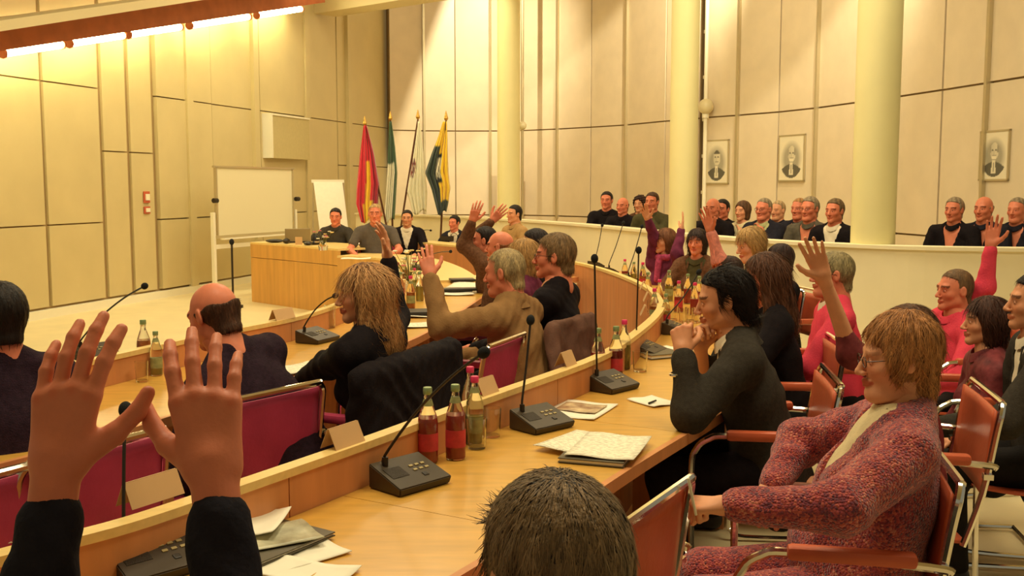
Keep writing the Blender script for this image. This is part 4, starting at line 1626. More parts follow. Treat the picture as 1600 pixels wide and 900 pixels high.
def skin(tone):
    if tone not in M_skin:
        c = {'fair': (226, 158, 116), 'red': (220, 130, 96), 'tan': (214, 146, 104), 'pale': (226, 170, 128)}[tone]
        m = mat('skin_' + tone, S(*c), .48, var=.07, vscale=30, bump=.05, bscale=180, attr='tint', spec=.35)
        b = m.node_tree.nodes['Principled BSDF']
        b.inputs['Subsurface Weight'].default_value = .0
        M_skin[tone] = m
    return M_skin[tone]


def hairmat(c):
    return mat('hair_%d_%d_%d' % c, S(*c), .55, var=.35, vscale=60, stretch=(1, 1, .15), bump=.6, bscale=120, attr='tint', spec=.3)


def cloth(name, c, var=.12, vscale=30, bump=.25, bscale=120, rough=.85, **k):
    return mat(name, S(*c), rough, var=var, vscale=vscale, bump=bump, bscale=bscale, spec=.12, **k)


def person(lab, top, depth, face, fem=False, old=False, tone='fair', hair=('short', (60, 40, 28)), lean=4, side=0, head=(0, 0, 0),
           shirt=None, jacket=None, vneck=True, arms=('lap', 'lap'), curl=(.25, .25), spread=.12, palm=(None, None), lod=2, floor=0.0,
           glasses=False, group=None, bulk=1.0, trousers=None, nstr=0, seated=True, chair='pink', sleeves=True, collar=None,
           lower=True, scarf=None, chair_lab=None, sleeve_mat=None, hands=(True, True), zfix=None, slv=1.0, cuffat=.93, strand_kw=None, name='person', bodyrot=0, headup=0, hair_light=None):
    """top = pixel of the crown of the head, depth = its distance; face = compass angle (deg, 90 = away from camera)"""
    H = PY(top[0], top[1], depth)
    fa = math.radians(face)
    fwd = Vector((math.cos(fa), math.sin(fa), 0)); right = Vector((fwd.y, -fwd.x, 0))
    lr, sr = math.radians(lean), math.radians(side)
    # torso frame: z up the spine
    Tz = (Vector((0, 0, 1)) * math.cos(lr) + Vector((0, 1, 0)) * math.sin(lr))
    Tz = (Tz * math.cos(sr) + Vector((1, 0, 0)) * math.sin(sr)).normalized()
    Tx = Vector((1, 0, 0)); Tx = (Tx - Tz * Tx.dot(Tz)).normalized(); Ty = Tz.cross(Tx)
    Tx = (Matrix.Rotation(math.radians(bodyrot), 3, Tz) @ Tx); Ty = (Matrix.Rotation(math.radians(bodyrot), 3, Tz) @ Ty)
    hy, hp, hr_ = (math.radians(a) for a in head)
    Rh = Matrix.Rotation(hy, 3, 'Z') @ Matrix.Rotation(hp, 3, 'X') @ Matrix.Rotation(hr_, 3, 'Y')
    # scale from the height above the floor
    up_local = (Tz * .562).z + (Rh @ Vector((0, .012, .125))).z + .125
    want = H.z - floor
    if zfix:
        s = zfix
    else:
        base = (.54 if seated else .93) + up_local
        s = min(1.06, max(.90, want / base))
    hipz = want - up_local * s          # local, floor = 0
    hl = Tz * .562 * s + (Rh @ Vector((0, .012, .125))) * s      # head centre relative to hip
    crown = hl + Rh @ Vector((0, -.01, .125)) * s
    ox = H.x - (right * crown.x + fwd * crown.y).x
    oy = H.y - (right * crown.x + fwd * crown.y).y
    e = empty(name, (ox, oy, floor), fa - PI / 2, lab, 'person', group)
    W = Matrix.Translation((ox, oy, floor)) @ Matrix.Rotation(fa - PI / 2, 4, 'Z')
    Wi = W.inverted()
    hip = Vector((0, 0, hipz))
    R = np.array([[Tx.x, Tx.y, Tx.z], [Ty.x, Ty.y, Ty.z], [Tz.x, Tz.y, Tz.z]])
    o = tuple(hip)
    def tl(x, y, z):                    # torso local -> body local
        return hip + (Tx * x + Ty * y + Tz * z) * s
    b = bulk * (.93 if fem else 1.0)
    sw = (.165 if fem else .190) * (1 + .4 * (bulk - 1))
    hC = hip + hl
    # ---- arms
    L1, L2 = .285 * s, .255 * s
    arm = []
    for i, sd in enumerate((-1, 1)):     # 0 = left, 1 = right of the person
        sh = tl(sd * sw, 0, .462)
        a = arms[i]
        if a == 'lap':
            ep, wp = sh + Vector((sd * .07, .06, -.3)), hip + Vector((sd * .10, .30, .06))
        elif a == 'table':
            ep, wp = sh + Vector((sd * .10, .16, -.22)), sh + Vector((sd * -.02, .42, -.28))
        elif a == 'side':
            ep, wp = sh + Vector((sd * .06, -.02, -.3)), sh + Vector((sd * .08, .03, -.6))
        elif a == 'crossed':
            ep, wp = sh + Vector((sd * .05, .12, -.24)), sh + Vector((-sd * .20, .27, -.20))
        elif a == 'chin':
            ep, wp = sh + Vector((sd * .02, .22, -.2)), hC + Vector((sd * .03, .07, -.22))
        else:
            ep, wp = Wi @ Vector(a[0]), Wi @ Vector(a[1])
        raised = wp.z > sh.z
        if raised and ep.z > sh.z:
            sh = sh + Vector((0, 0, .03 * s)) - Tx * sd * .02 * s
        d = ep - sh
        l1 = min(max(d.length, L1 * .88), L1 * 1.15)
        E = sh + d.normalized() * l1
        d2 = wp - E
        l2 = min(max(d2.length, L2 * .88), L2 * 1.2)
        Wp = E + d2.normalized() * l2
        arm.append((sh, E, Wp))
    hb = {0: .009, 1: .012, 2: .016}[lod]
    hc = {0: .0075, 1: .0105, 2: .0145}[lod]
    body = [('t', (0, 0, 0), (0, 0, .10 * s), .165 * b * s, .155 * b * s, R, o, .72),
            ('t', (0, 0, .10 * s), (0, 0, .30 * s), .145 * b * s, .155 * b * s, R, o, .68),
            ('t', (0, 0, .30 * s), (0, .0, .40 * s), .155 * b * s, .125 * b * s, R, o, .66),
            ('t', (-(sw - .05) * s, 0, .452 * s), ((sw - .05) * s, 0, .452 * s), .070 * s, .070 * s, R, o, .9)]
    if fem:
        for sd in (-1, 1):
            body.append(('c', tuple(tl(sd * .065, .075, .31)), tuple(tl(sd * .065, .085, .30)), .052 * s * bulk, .05 * s * bulk))
    if bulk > 1.08:
        body.append(('c', tuple(tl(0, .06, .12)), tuple(tl(0, .05, .2)), .13 * s, .12 * s))
    neck = [('c', tuple(tl(-.12, -.018, .485)), tuple(tl(-.01, -.015, .535)), .046 * s, .054 * s), ('c', tuple(tl(.12, -.018, .485)), tuple(tl(.01, -.015, .535)), .046 * s, .054 * s),
            ('c', tuple(tl(0, -.01, .50)), tuple(tl(0, .005, .60)), (.052 if fem else .058) * s, (.048 if fem else .055) * s)]
    aprims = []
    for (sh, E, Wp) in arm:
        th = 1.0 if not fem else .88
        aprims.append([('c', tuple(sh), tuple(E), .050 * s * th, .039 * s * th), ('c', tuple(E), tuple(Wp), .040 * s * th, .026 * s * th)])
    kz = hipz - .03 if seated else .50
    legs = []
    fz = -0.0
    for sd in (-1, 1):
        hj = hip + Vector((sd * .09, 0, -.0))
        if seated:
            kn = hip + Vector((sd * .11, .41 * s, -.02)); an = Vector((sd * .12, .37 * s, .09))
        else:
            kn = Vector((sd * .10, .02, .50 * s)); an = Vector((sd * .10, 0, .09))
        legs.append((hj, kn, an))
    lp = []
    for hj, kn, an in legs:
        lp += [('c', tuple(hj), tuple(kn), .085 * s * bulk, .058 * s), ('c', tuple(kn), tuple(an), .056 * s, .038 * s)]
    # ---- the skin body: torso, neck, arms, legs in one surface, head and hands joined into the same mesh
    parts = []
    def thin(L, dr):
        return [tuple([q[0], q[1], q[2], q[3] - dr, q[4] - dr] + list(q[5:])) for q in L]
    dr = .009 if (jacket or shirt) else 0
    ar = .007 if (sleeves is True and (jacket or shirt)) else 0
    V, Q = field_mesh(thin(body, dr) + neck + thin(aprims[0][:1], ar) + aprims[0][1:] + thin(aprims[1][:1], ar) + aprims[1][1:] + (lp if lower else []), hb, k=.03)
    # keep skin inside the garments
    parts.append((V, Q, None))
    kind = ('f' if fem else 'm') + ('o' if old else 'y')
    hv, hq, ht = head_template(kind, lod)
    HM = Matrix.Translation(hC) @ (Rh.to_4x4()) @ Matrix.Scale(s * (.96 if fem else 1.0), 4)
    parts.append((xf(HM, hv), hq, ht))
    for i, sd in enumerate((-1, 1)):
        if not hands[i]:
            continue
        sh, E, Wp = arm[i]
        z = (Wp - E).normalized()
        hint = palm[i]
        if hint is None:
            # palm faces inward and forward
            hint = Vector((sd * .8, -.6, .3)) if Wp.z > sh.z else Vector((0, -.2, 1))
        else:
            hint = -(Wi.to_3x3() @ Vector(hint))
        if arms[i] in ('lap', 'table'):
            z = Vector((z.x * .6, z.y, z.z * .4)).normalized()
        tv, tq, tt = hand_template(curl[i], spread, lod, sd)
        Mh = look_mat(z, hint, Wp) @ Matrix.Scale(s * (.92 if fem else 1.0), 4)
        parts.append((xf(Mh, tv), tq, tt))
    np_mesh('body', parts, skin(tone), e)
    # ---- garments
    outer = jacket or shirt
    if outer is not None:
        g = .012 if lod else .012
        wr = noise_post(int(abs(H.x) * 100) + 3, .0048 if jacket else .0038)
        def infl(pr, dg):
            pr = list(pr)
            if pr[0] == 'c':
                pr[3] += dg; pr[4] += dg
            elif pr[0] == 't':
                pr[3] += dg; pr[4] += dg
            return tuple(pr)
        nkC = tl(0, .0, .53)
        nk = tl(0, .012, .62)
        Vb = jacket and vneck

        def mk_post(vn, low):
            def post(F, X, Y, Z):
                F = F + wr(X, Y, Z)
                rr = (.064 if not fem else .062) * s
                d = prim_dist((X, Y, Z), ('c', tuple(tl(0, .012, .525)), tuple(tl(0, .04, .70)), rr, rr * 1.2))
                F = np.maximum(F, -d)
                if vn:
                    px, py, pz = X - o[0], Y - o[1], Z - o[2]
                    qx = R[0][0] * px + R[0][1] * py + R[0][2] * pz
                    qy = R[1][0] * px + R[1][1] * py + R[1][2] * pz
                    qz = R[2][0] * px + R[2][1] * py + R[2][2] * pz
                    wdg = np.maximum(np.maximum(np.abs(qx) - (qz / s - .22) * .30 * s, .03 - qy), np.maximum(qy - .19, qz - .58))
                    F = np.maximum(F, -wdg)
                return F
            return post
        for layer in (['shirt', 'jacket'] if jacket and shirt else ['top']):
            isj = layer in ('jacket', 'top')
            gg = g + (.006 if layer == 'jacket' else 0) - (.004 if layer == 'shirt' else 0)
            pr = [infl(q, gg) for q in body] + [infl(q, gg * .8) for q in neck[:2]]
            if isj:
                for i in range(2):
                    sh, E, Wp = arm[i]
                    cuff = E.lerp(Wp, cuffat) if sleeves is True else (E.lerp(Wp, .2) if sleeves == 'rolled' else sh.lerp(E, .62))
                    if sleeves == 'short':
                        pr.append(('c', tuple(sh), tuple(cuff), .066 * s, .060 * s))
                    else:
                        th = 1.0 if not fem else .9
                        tb = (1.14 if jacket else 1.0) * (1 + .6 * max(0, bulk - 1.1)) * slv
                        pr.append(('c', tuple(sh), tuple(E), .066 * s * th * tb, .055 * s * th * tb))
                        pr.append(('c', tuple(E), tuple(cuff), .055 * s * th * tb, .038 * s * th * tb))
                if jacket or scarf is None:
                    # collar roll round the neck
                    pass
                if jacket:
                    pr.append(('t', (0, 0, -.06 * s), (0, 0, .05 * s), .18 * b * s, .165 * b * s, R, o, .78))
            V, Q = field_mesh(pr, hc, k=.035, post=mk_post(Vb and isj and layer != 'shirt', False))
            m_ = jacket if layer == 'jacket' else (outer if layer == 'top' else shirt)
            np_mesh('jacket' if (layer == 'jacket' or (layer == 'top' and jacket)) else 'shirt', [(V, Q, None)], m_, e)
        # collar
        cm = collar or (shirt if (shirt and jacket) else outer)
        cb = MB()
        rows = []
        for k in range(25):
            a = 2 * PI * k / 24
            fx, fy = math.sin(a), math.cos(a)
            dip = -.032 * max(0, fy) ** 2
            row = []
            for (rad, zz) in ((.066, -.012), (.064, .020), (.067, .040), (.074, .030), (.080, -.004)):
                row.append(tl(fx * rad * .98, .004 + fy * rad * 1.02 + .012 * 0, .528 + zz + dip))
            rows.append(row)
        cb.quadstrip(rows).build('collar', cm, e, True)
        if jacket and shirt and lod < 2:
            rows = []
            for k in range(17):
                a = -PI * .80 + 2 * PI * .80 * k / 16 + PI
                fx, fy = math.sin(a), math.cos(a)
                dip = -.05 * max(0, fy) ** 2
                rows.append([tl(fx * rad, .0 + fy * rad, .518 + zz + dip) for (rad, zz) in ((.079, -.018), (.078, .018), (.086, .024), (.10, -.014), (.106, -.03))])
            cb = MB().quadstrip(rows).build('lapel_collar', jacket, e, True)
    if scarf is not None:
        sp = []
        for k in range(14):
            a = 2 * PI * k / 14
            sp.append(('c', tuple(tl(math.sin(a) * .075, math.cos(a) * .08, .54 + .01 * math.sin(k * 2))), tuple(tl(math.sin(a + .45) * .078, math.cos(a + .45) * .082, .545 - .01 * math.cos(k))), .026 * s, .024 * s))
        sp.append(('c', tuple(tl(.02, .09, .50)), tuple(tl(.03, .125, .33)), .034 * s, .028 * s))
        V, Q = field_mesh(sp, .009, k=.012)
        np_mesh('scarf', [(V, Q, None)], scarf, e)
    if lower:
        tm = trousers or MATS.get('trousers_dark') or cloth('trousers_dark', (36, 32, 30))
        q = [('c', a[1], a[2], a[3] + .012, a[4] + .014) for a in lp]
        q.append(('t', (0, 0, -.02), (0, 0, .08 * s), .168 * b * s, .158 * b * s, R, o, .74))
        V, Q = field_mesh(q, .016 if lod else .011, k=.04)
        np_mesh('trousers', [(V, Q, None)], tm, e)
        for hj, kn, an in legs:
            sv = [('c', (an.x, an.y - .01, .05), (an.x, an.y + .15, .04), .045, .036), ('c', (an.x, an.y, .05), (an.x, an.y, .10), .042, .040)]
            V, Q = field_mesh(sv, .014, k=.02)
            V[:, 2] = np.maximum(V[:, 2], .003)
            np_mesh('shoe', [(V, Q, None)], mat('shoe_leather', S(34, 24, 18), .35), e)
    # ---- hair
    if hair:
        st, c = hair
        V, Q = hair_shape(st, int(abs(H.x * 37)) % 3, lod)
        T = .9 + .2 * np.sin(V[:, 0:1] * 120 + V[:, 1:2] * 90).repeat(3, 1)
        pr = [(xf(HM, V), Q, T)]
        ho = np_mesh('hair', pr, hairmat(c), e)
        if not nstr and lod < 2:
            nstr = 900
            strand_kw = dict(length=.02, width=.0014)
            if st in ('bob', 'long'):
                nstr = 2600
                strand_kw = dict(length=.06, width=.0017, lift=.03, flow=lambda P: np.stack([P[:, 0] * 2.5, np.where(P[:, 2] > .08, P[:, 1] * 4, -.25), -np.ones(len(P)) * (1 - .7 * (P[:, 2] > .09))], 1))
            if st == 'bald':
                strand_kw = dict(length=.01, width=.0012)
        if nstr:
            kw = dict(length=.03, seg=4, seed=4)
            kw.update(strand_kw or {})
            Vs, Qs, Ts = strands(V, Q, nstr, **kw)
            so = np_mesh('hair_strands', [(xf(HM, Vs), Qs, Ts)], hairmat(hair_light or c), ho)
            so['kind'] = 'stuff'
    if glasses:
        gb = MB()
        for sd in (-1, 1):
            cpt = Vector((sd * .032, .096, -.002))
            ring = [HM @ (cpt + Vector((.021 * math.cos(a), 0, .015 * math.sin(a)))) for a in [2 * PI * k / 16 for k in range(16)]]
            gb.tube(ring, .0014 * s, 6, closed=True)
            gb.tube([HM @ Vector((sd * .053, .094, .003)), HM @ Vector((sd * .078, .06, .006)), HM @ Vector((sd * .083, -.005, .004)), HM @ Vector((sd * .083, -.02, -.008))], .0015 * s, 6)
        gb.tube([HM @ Vector((-.011, .097, 0)), HM @ Vector((0, .1, .003)), HM @ Vector((.011, .097, 0))], .0014 * s, 6)
        gb.build('glasses', mat('glasses_frame', S(60, 40, 30), .3, .3), e, True)
    info = dict(W=W, hC=hC, HM=HM, arm=arm, tl=tl, s=s, root=e)
    if chair and seated:
        c = W @ Vector((0, .06, 0))
        words_ = ('chair under the ' + lab).split(' ')
        put_chair(chair, c.x, c.y, fa, chair_lab or ' '.join(words_[:16]), dz=floor)
    return info
# ================================================================== WHO SITS WHERE
C_black = cloth('black_wool', (30, 24, 26), .2, 40, .3, 160)
C_suit = cloth('charcoal_suit', (58, 52, 44), .22, 70, .35, 260)
C_navy = cloth('dark_navy', (38, 36, 44), .2, 40)
C_jump = cloth('plum_black_jumper', (46, 30, 40), .3, 60, .5, 220)
C_shirtw = cloth('white_shirt', (232, 216, 186), .05)
C_beige = cloth('beige_jacket', (150, 112, 70), .18, 12)
C_grey = cloth('grey_tshirt', (98, 88, 78), .1)
C_dgrey = cloth('dark_grey_shirt', (66, 60, 52), .15)
C_brown = cloth('brown_tweed', (104, 70, 48), .3, 60, .4)
C_green = cloth('dark_green_shirt', (78, 72, 46), .15)
C_tan = cloth('tan_shirt', (178, 140, 90), .1)
C_purple = cloth('purple_jacket', (112, 48, 72), .3, 20)
C_pinkp = cloth('pink_striped_shirt', (222, 140, 122), .35, 30, stretch=(6, 1, 1))
C_redsh = cloth('bright_red_shirt', (230, 72, 92), .1, 10)
C_satin = cloth('plum_print_blouse', (118, 54, 56), .45, 22, .2, 60, rough=.5)
C_cream = cloth('cream_top', (226, 206, 160), .08)
C_mint = cloth('mint_cardigan', (178, 176, 124), .15, 20)
C_peach = cloth('peach_collar', (226, 160, 118), .1)
C_scarf = cloth('pink_scarf', (178, 72, 104), .4, 40)
C_jean = cloth('dark_trousers', (34, 30, 30), .2)
C_khaki = cloth('beige_trousers', (172, 140, 98), .12)
C_grn_top = cloth('green_grey_jacket', (92, 84, 70), .2)

# speckled knitted yarn for the cardigan
M_knit = mat('speckled_knit', S(150, 54, 60), .95, sheen=.4)
nt = M_knit.node_tree
tc = nt.nodes.new('ShaderNodeTexCoord')
vo = nt.nodes.new('ShaderNodeTexVoronoi'); vo.inputs['Scale'].default_value = 170
nz1 = nt.nodes.new('ShaderNodeTexNoise'); nz1.inputs['Scale'].default_value = 14; nz1.inputs['Detail'].default_value = 6
r1 = nt.nodes.new('ShaderNodeValToRGB')
el = r1.color_ramp.elements
el[0].position = 0; el[0].color = (*S(64, 24, 34), 1)
el[1].position = 1; el[1].color = (*S(238, 170, 140), 1)
for p_, c_ in ((.3, (110, 40, 58)), (.55, (166, 62, 66)), (.78, (196, 92, 74))):
    q_ = el.new(p_); q_.color = (*S(*c_), 1)
sx = nt.nodes.new('ShaderNodeSeparateColor')
ad = nt.nodes.new('ShaderNodeMath'); ad.operation = 'ADD'
ml = nt.nodes.new('ShaderNodeMath'); ml.operation = 'MULTIPLY'; ml.inputs[1].default_value = .55
ml2 = nt.nodes.new('ShaderNodeMath'); ml2.operation = 'MULTIPLY'; ml2.inputs[1].default_value = .55
nt.links.new(tc.outputs['Object'], vo.inputs['Vector']); nt.links.new(tc.outputs['Object'], nz1.inputs['Vector'])
nt.links.new(vo.outputs['Color'], sx.inputs[0]); nt.links.new(sx.outputs[0], ml.inputs[0]); nt.links.new(nz1.outputs['Fac'], ml2.inputs[0])
nt.links.new(ml.outputs[0], ad.inputs[0]); nt.links.new(ml2.outputs[0], ad.inputs[1])
nt.links.new(ad.outputs[0], r1.inputs[0]); nt.links.new(r1.outputs[0], nt.nodes['Principled BSDF'].inputs['Base Color'])
bp = nt.nodes.new('ShaderNodeBump'); bp.inputs['Strength'].default_value = .9; bp.inputs['Distance'].default_value = .006
nt.links.new(vo.outputs['Distance'], bp.inputs['Height']); bp.invert = True
nt.links.new(bp.outputs[0], nt.nodes['Principled BSDF'].inputs['Normal'])

DK, BR, GY, BL, RDH = (34, 24, 18), (78, 50, 30), (150, 132, 104), (176, 128, 76), (132, 76, 42)

# ---- foreground
person('person at the bottom edge seen from behind, short dark greying hair only', (862, 738), 1.15, 99, hair=('short', (52, 42, 34)), hair_light=(128, 104, 74),
       lod=0, shirt=C_dgrey, arms=('table', 'table'), nstr=14000, strand_kw=dict(length=.024, seg=4, width=.0008, lift=.03), lean=8, tone='fair', chair='tan', head=(16, -4, 0))

# raised hands of the sitter whose body is below the frame
sit = person('person at lower left holding up both bare hands in dark sleeves', (205, 1010), .72, 88, shirt=C_shirtw, jacket=C_navy, hair=('short', DK), lod=0, tone='red', slv=.82, cuffat=.84,
             arms=((PY(45, 1120, 1.04), PY(88, 742, 1.06)), (PY(350, 1120, 1.04), PY(334, 738, 1.06))), curl=(.10, .12), spread=.13,
             palm=((.15, 1, .1), (-.15, 1, .1)), lower=True, chair='tan')

# knit-cardigan woman
kc = person('person in speckled red knitted cardigan and cream top, glasses, holding a white pen', (1402, 486), 2.62, 168, fem=True, old=True, tone='fair',
            hair=('pixie', (150, 98, 56)), hair_light=(190, 130, 76), lod=0, jacket=M_knit, shirt=C_cream, lean=-12, head=(6, -6, 0), glasses=True, bulk=1.34, nstr=7000,
            strand_kw=dict(length=.034, seg=4, width=.0010, lift=.05, wave=.002),
            arms=((PY(1330, 782, 2.35), PY(1140, 790, 2.38)), (PY(1250, 690, 2.95), PY(1205, 760, 2.8))), curl=(1.0, .6), palm=((0, 0.2, -1), None), chair='tan',
            chair_lab='cognac leather armchair with chrome arms under the knit cardigan, bottom right', trousers=M_knit)
h = PY(1088, 776, 2.36)
o = MB().cyl((-.0, 0, -.045), (-.02, 0, .045), .0035, seg=8).build('pen', M_white, None, True, h)
tag(o, 'white pen held upright in the hand above the chrome armrest', 'pen')

# man in dark suit, hands clasped before his mouth
sm = person('person in charcoal suit jacket, profile left, dark combed hair, hands clasped at the chin', (1126, 418), 3.85, 172, tone='tan', hair=('wavy', (30, 20, 16)), lod=0,
            jacket=C_suit, shirt=C_shirtw, lean=17, head=(0, -10, 0), nstr=6000, strand_kw=dict(length=.05, seg=5, width=.0011, lift=.04, wave=.002,
            flow=lambda P: np.stack([P[:, 0] * 1.2, -np.ones(len(P)), -.2 - (P[:, 1] < -.03) * 1.6], 1)),
            arms=((PY(1078, 648, 3.55), PY(1068, 556, 3.62)), (PY(1100, 645, 4.0), PY(1095, 545, 3.9))), curl=(.85, .8), palm=((.3, .9, 0), (.2, -.9, 0)), chair='tan',
            chair_lab='cognac leather armchair under the person in the charcoal suit', trousers=C_black, bulk=1.05)
w = PY(1062, 583, 3.60)
o = MB().tube([w + Vector((math.cos(a) * .033, math.sin(a) * .03, .006 * math.cos(a))) for a in [2 * PI * k / 20 for k in range(20)]], .006, 6, True).build('wristwatch', M_chrome, None, True)
tag(o, 'steel wristwatch on the clasped hands of the suited person', 'watch')

# right row behind the suit
person('person with long straight brown hair in black jacket, just behind the suited person', (1192, 394), 4.75, 175, fem=True, tone='red', hair=('long', (92, 56, 36)), lod=1, jacket=C_black, vneck=False,
       lean=10, arms=('table', 'table'), chair='tan', head=(5, -8, 0), nstr=3500, strand_kw=dict(length=.08, seg=4, width=.0016, lift=.03, flow=lambda P: np.stack([P[:, 0] * .5, -.2 + 0 * P[:, 0], -np.ones(len(P))], 1)))
person('person in bright red shirt with grey hair and glasses by the near column', (1304, 392), 5.15, 172, old=True, tone='red', hair=('crop', (156, 138, 96)), lod=1, shirt=C_redsh,
       lean=4, arms=('table', 'lap'), chair='tan', glasses=True, collar=C_shirtw, bulk=1.15, nstr=2500, strand_kw=dict(length=.02, width=.0016))
person('person in plum print blouse raising a bare forearm, behind the knit cardigan', (1420, 475), 3.55, 168, fem=True, tone='fair', hair=('bob', (92, 58, 34)), lod=1, shirt=C_satin,
       arms=((PY(1246, 498, 3.3), PY(1274, 398, 3.3)), 'lap'), sleeves='rolled', lean=6, side=0, chair='tan', curl=(.05, .25), spread=.15, palm=((-.2, -1, 0), None))
person('person with short brown hair, pink scarf and plum jacket, raising a dark-sleeved arm', (1040, 356), 8.9, 232, fem=True, tone='fair', hair=('bob', (120, 74, 44)), lod=1, jacket=C_purple, vneck=False, scarf=C_scarf,
       arms=((PY(1058, 398, 8.65), PY(1062, 372, 8.65)), (PY(1022, 382, 8.9), PY(1014, 348, 8.8))), chair='tan', head=(-30, 0, 0), curl=(.05, .05))
person('person with dark wavy hair in brown tweed coat, smiling, right of the pink scarf', (1090, 356), 8.4, 240, fem=True, tone='red', hair=('bob', (52, 32, 24)), lod=1, jacket=C_brown, shirt=C_green,
       arms=('table', 'table'), chair='tan')
person('person with blond-grey hair in mint cardigan leaning behind the brown-haired person', (1168, 354), 7.0, 195, fem=True, old=True, tone='fair', hair=('bob', (190, 148, 88)), lod=1, jacket=C_mint, shirt=C_cream,
       arms=('table', 'lap'), chair='tan', head=(0, -14, 0))
person('person in pink striped shirt raising an arm before the gallery rail', (1138, 400), 6.6, 185, tone='red', hair=('short', (60, 36, 24)), lod=1, shirt=C_pinkp,
       arms=('table', (PY(1124, 404, 6.6), PY(1111, 364, 6.6))), chair='tan', curl=(.2, .05))
person('person with dark hair low behind the blond-grey hair, beside the red shirt', (1219, 380), 6.9, 190, fem=True, tone='fair', hair=('bob', (50, 28, 22)), lod=2, jacket=C_black, vneck=False, chair='tan')
# beyond the right edge of the near group
person('person in red top raising one arm at the far right edge', (1494, 420), 5.4, 190, tone='red', hair=('crop', (120, 90, 60)), lod=1, shirt=C_redsh,
       arms=('table', (PY(1552, 440, 5.4), PY(1548, 385, 5.4))), chair='tan', curl=(.2, .05))
person('person in black suit jacket with dark hair cut by the right photo edge', (1622, 425), 4.0, 165, tone='tan', hair=('short', DK), lod=1, jacket=C_suit, shirt=C_shirtw, arms=('table', 'lap'), chair='tan', lean=8)
person('person with plum blouse between the red top and the right edge', (1545, 462), 4.4, 170, fem=True, tone='fair', hair=('bob', (70, 40, 28)), lod=1, shirt=C_satin, arms=('lap', 'lap'), chair='tan')

# ---- inner row (backs to us)
person('person with long wavy blond hair in black coat raising a dark-sleeved arm', (566, 411), 4.0, 156, fem=True, tone='fair', hair=('long', (130, 86, 50)), hair_light=(204, 152, 96), lod=0, jacket=C_black, vneck=False,
       lean=8, head=(38, -4, 0), arms=((PY(502, 575, 4.2), PY(470, 592, 4.3)), (PY(622, 492, 4.5), PY(606, 405, 4.45))), curl=(.5, .1), chair=None, nstr=7000, shirt=C_cream,
       strand_kw=dict(length=.085, seg=8, width=.0013, lift=.05, wave=.008, flow=lambda P: np.stack([P[:, 0] * 2.2, np.where(P[:, 2] > .08, P[:, 1] * 5, -.30), -np.ones(len(P)) * (1 - .6 * (P[:, 2] > .09))], 1)),
       )
a, b = PZ(584, 592, .89), PZ(700, 552, .89)
chair_back_at('pink', Vector((a.x, a.y, 0)), Vector((b.x, b.y, 0)), 'crimson leather chair hidden under the black coat of the blond person')
person('person with bald red head in plum-black jumper leaning over the inner desk', (322, 440), 3.75, 150, tone='red', hair=('bald', (84, 54, 36)), lod=0, shirt=C_jump, lean=26, head=(0, -18, 0),
       arms=('lap', (PY(400, 600, 3.8), PY(455, 596, 4.3))), curl=(.4, .5), chair=None, bulk=1.16, nstr=1200, side=-14, strand_kw=dict(length=.012))
person('person with short grey-blond hair in beige jacket, one hand raised', (786, 388), 5.1, 152, old=True, tone='red', hair=('crop', (186, 160, 112)), lod=0, jacket=C_beige, shirt=C_shirtw,
       vneck=False, lean=12, arms=((PY(690, 512, 5.0), PY(672, 432, 5.1)), 'table'), curl=(.1, .3), chair=None, head=(8, -6, 0), bulk=1.15, trousers=C_khaki, nstr=2500,
       strand_kw=dict(length=.03, width=.0011), palm=((0, 1, 0), None))
person('person with grey-brown hair, glasses and black sweater, peach collar, profile left', (868, 364), 5.5, 158, old=False, tone='red', hair=('short', (134, 104, 68)), lod=0, shirt=C_black, lean=3,
       collar=C_peach, arms=('table', 'lap'), glasses=True, chair=None, head=(12, 0, 0), nstr=5000, strand_kw=dict(length=.028, width=.0012), bulk=1.08)
person('person with dark blond hair in purple jacket left of the glasses wearer', (818, 372), 6.3, 160, fem=True, tone='red', hair=('bob', (190, 144, 84)), lod=1, jacket=C_purple, vneck=False, lean=8, arms=('table', 'lap'))
person('person with very dark hair mostly hidden behind the grey-brown head', (836, 357), 7.2, 165, tone='tan', hair=('short', (38, 24, 20)), lod=1, jacket=C_black, vneck=False)
person('person with reddish thinning hair behind the beige jacket', (782, 360), 7.4, 165, tone='red', hair=('bald', (150, 92, 52)), lod=1, shirt=C_brown, lean=6)
person('person with short dark hair in brown jacket raising both hands at centre', (757, 353), 8.3, 175, tone='red', hair=('crop', (36, 24, 18)), lod=1, jacket=C_brown, shirt=C_shirtw, lean=10,
       arms=((PY(734, 392, 8.2), PY(731, 366, 8.2)), (PY(748, 384, 8.5), PY(751, 362, 8.5))), curl=(.1, .1), palm=((0, 1, 0), (0, 1, 0)))
person('person in dark jacket low at left, cut by the photo edge', (-4, 440), 3.4, 140, tone='red', hair=('short', DK), lod=1, shirt=C_jump, lean=16, chair=None)

# ---- podium
person('person in dark grey shirt turned toward us at the podium, dark hair', (524, 325), 14.1, 262, tone='red', hair=('short', DK), shirt=C_dgrey, lean=6, arms=('table', 'table'), head=(8, -4, 0))
person('person in grey T-shirt with cropped blond hair leaning on the podium', (586, 318), 12.9, 272, tone='red', hair=('crop', (196, 158, 104)), shirt=C_grey, lean=12, sleeves='short', bulk=1.15,
       arms=('table', 'table'), lod=1)
person('person in black suit, white shirt, black hair, right of the grey T-shirt', (636, 328), 14.4, 268, tone='tan', hair=('short', DK), jacket=C_black, shirt=C_shirtw, lean=4, arms=('table', 'table'))
person('person in dark robe with white collar and tied dark hair on podium', (710, 336), 14.6, 250, fem=True, tone='red', hair=('tied', DK), jacket=C_navy, shirt=C_shirtw, arms=('table', 'table'), lean=4, head=(-14, 0, 0))
person('person in tan shirt in front of the farthest column', (804, 320), 13.6, 215, tone='tan', hair=('short', DK), shirt=C_tan, lean=2)

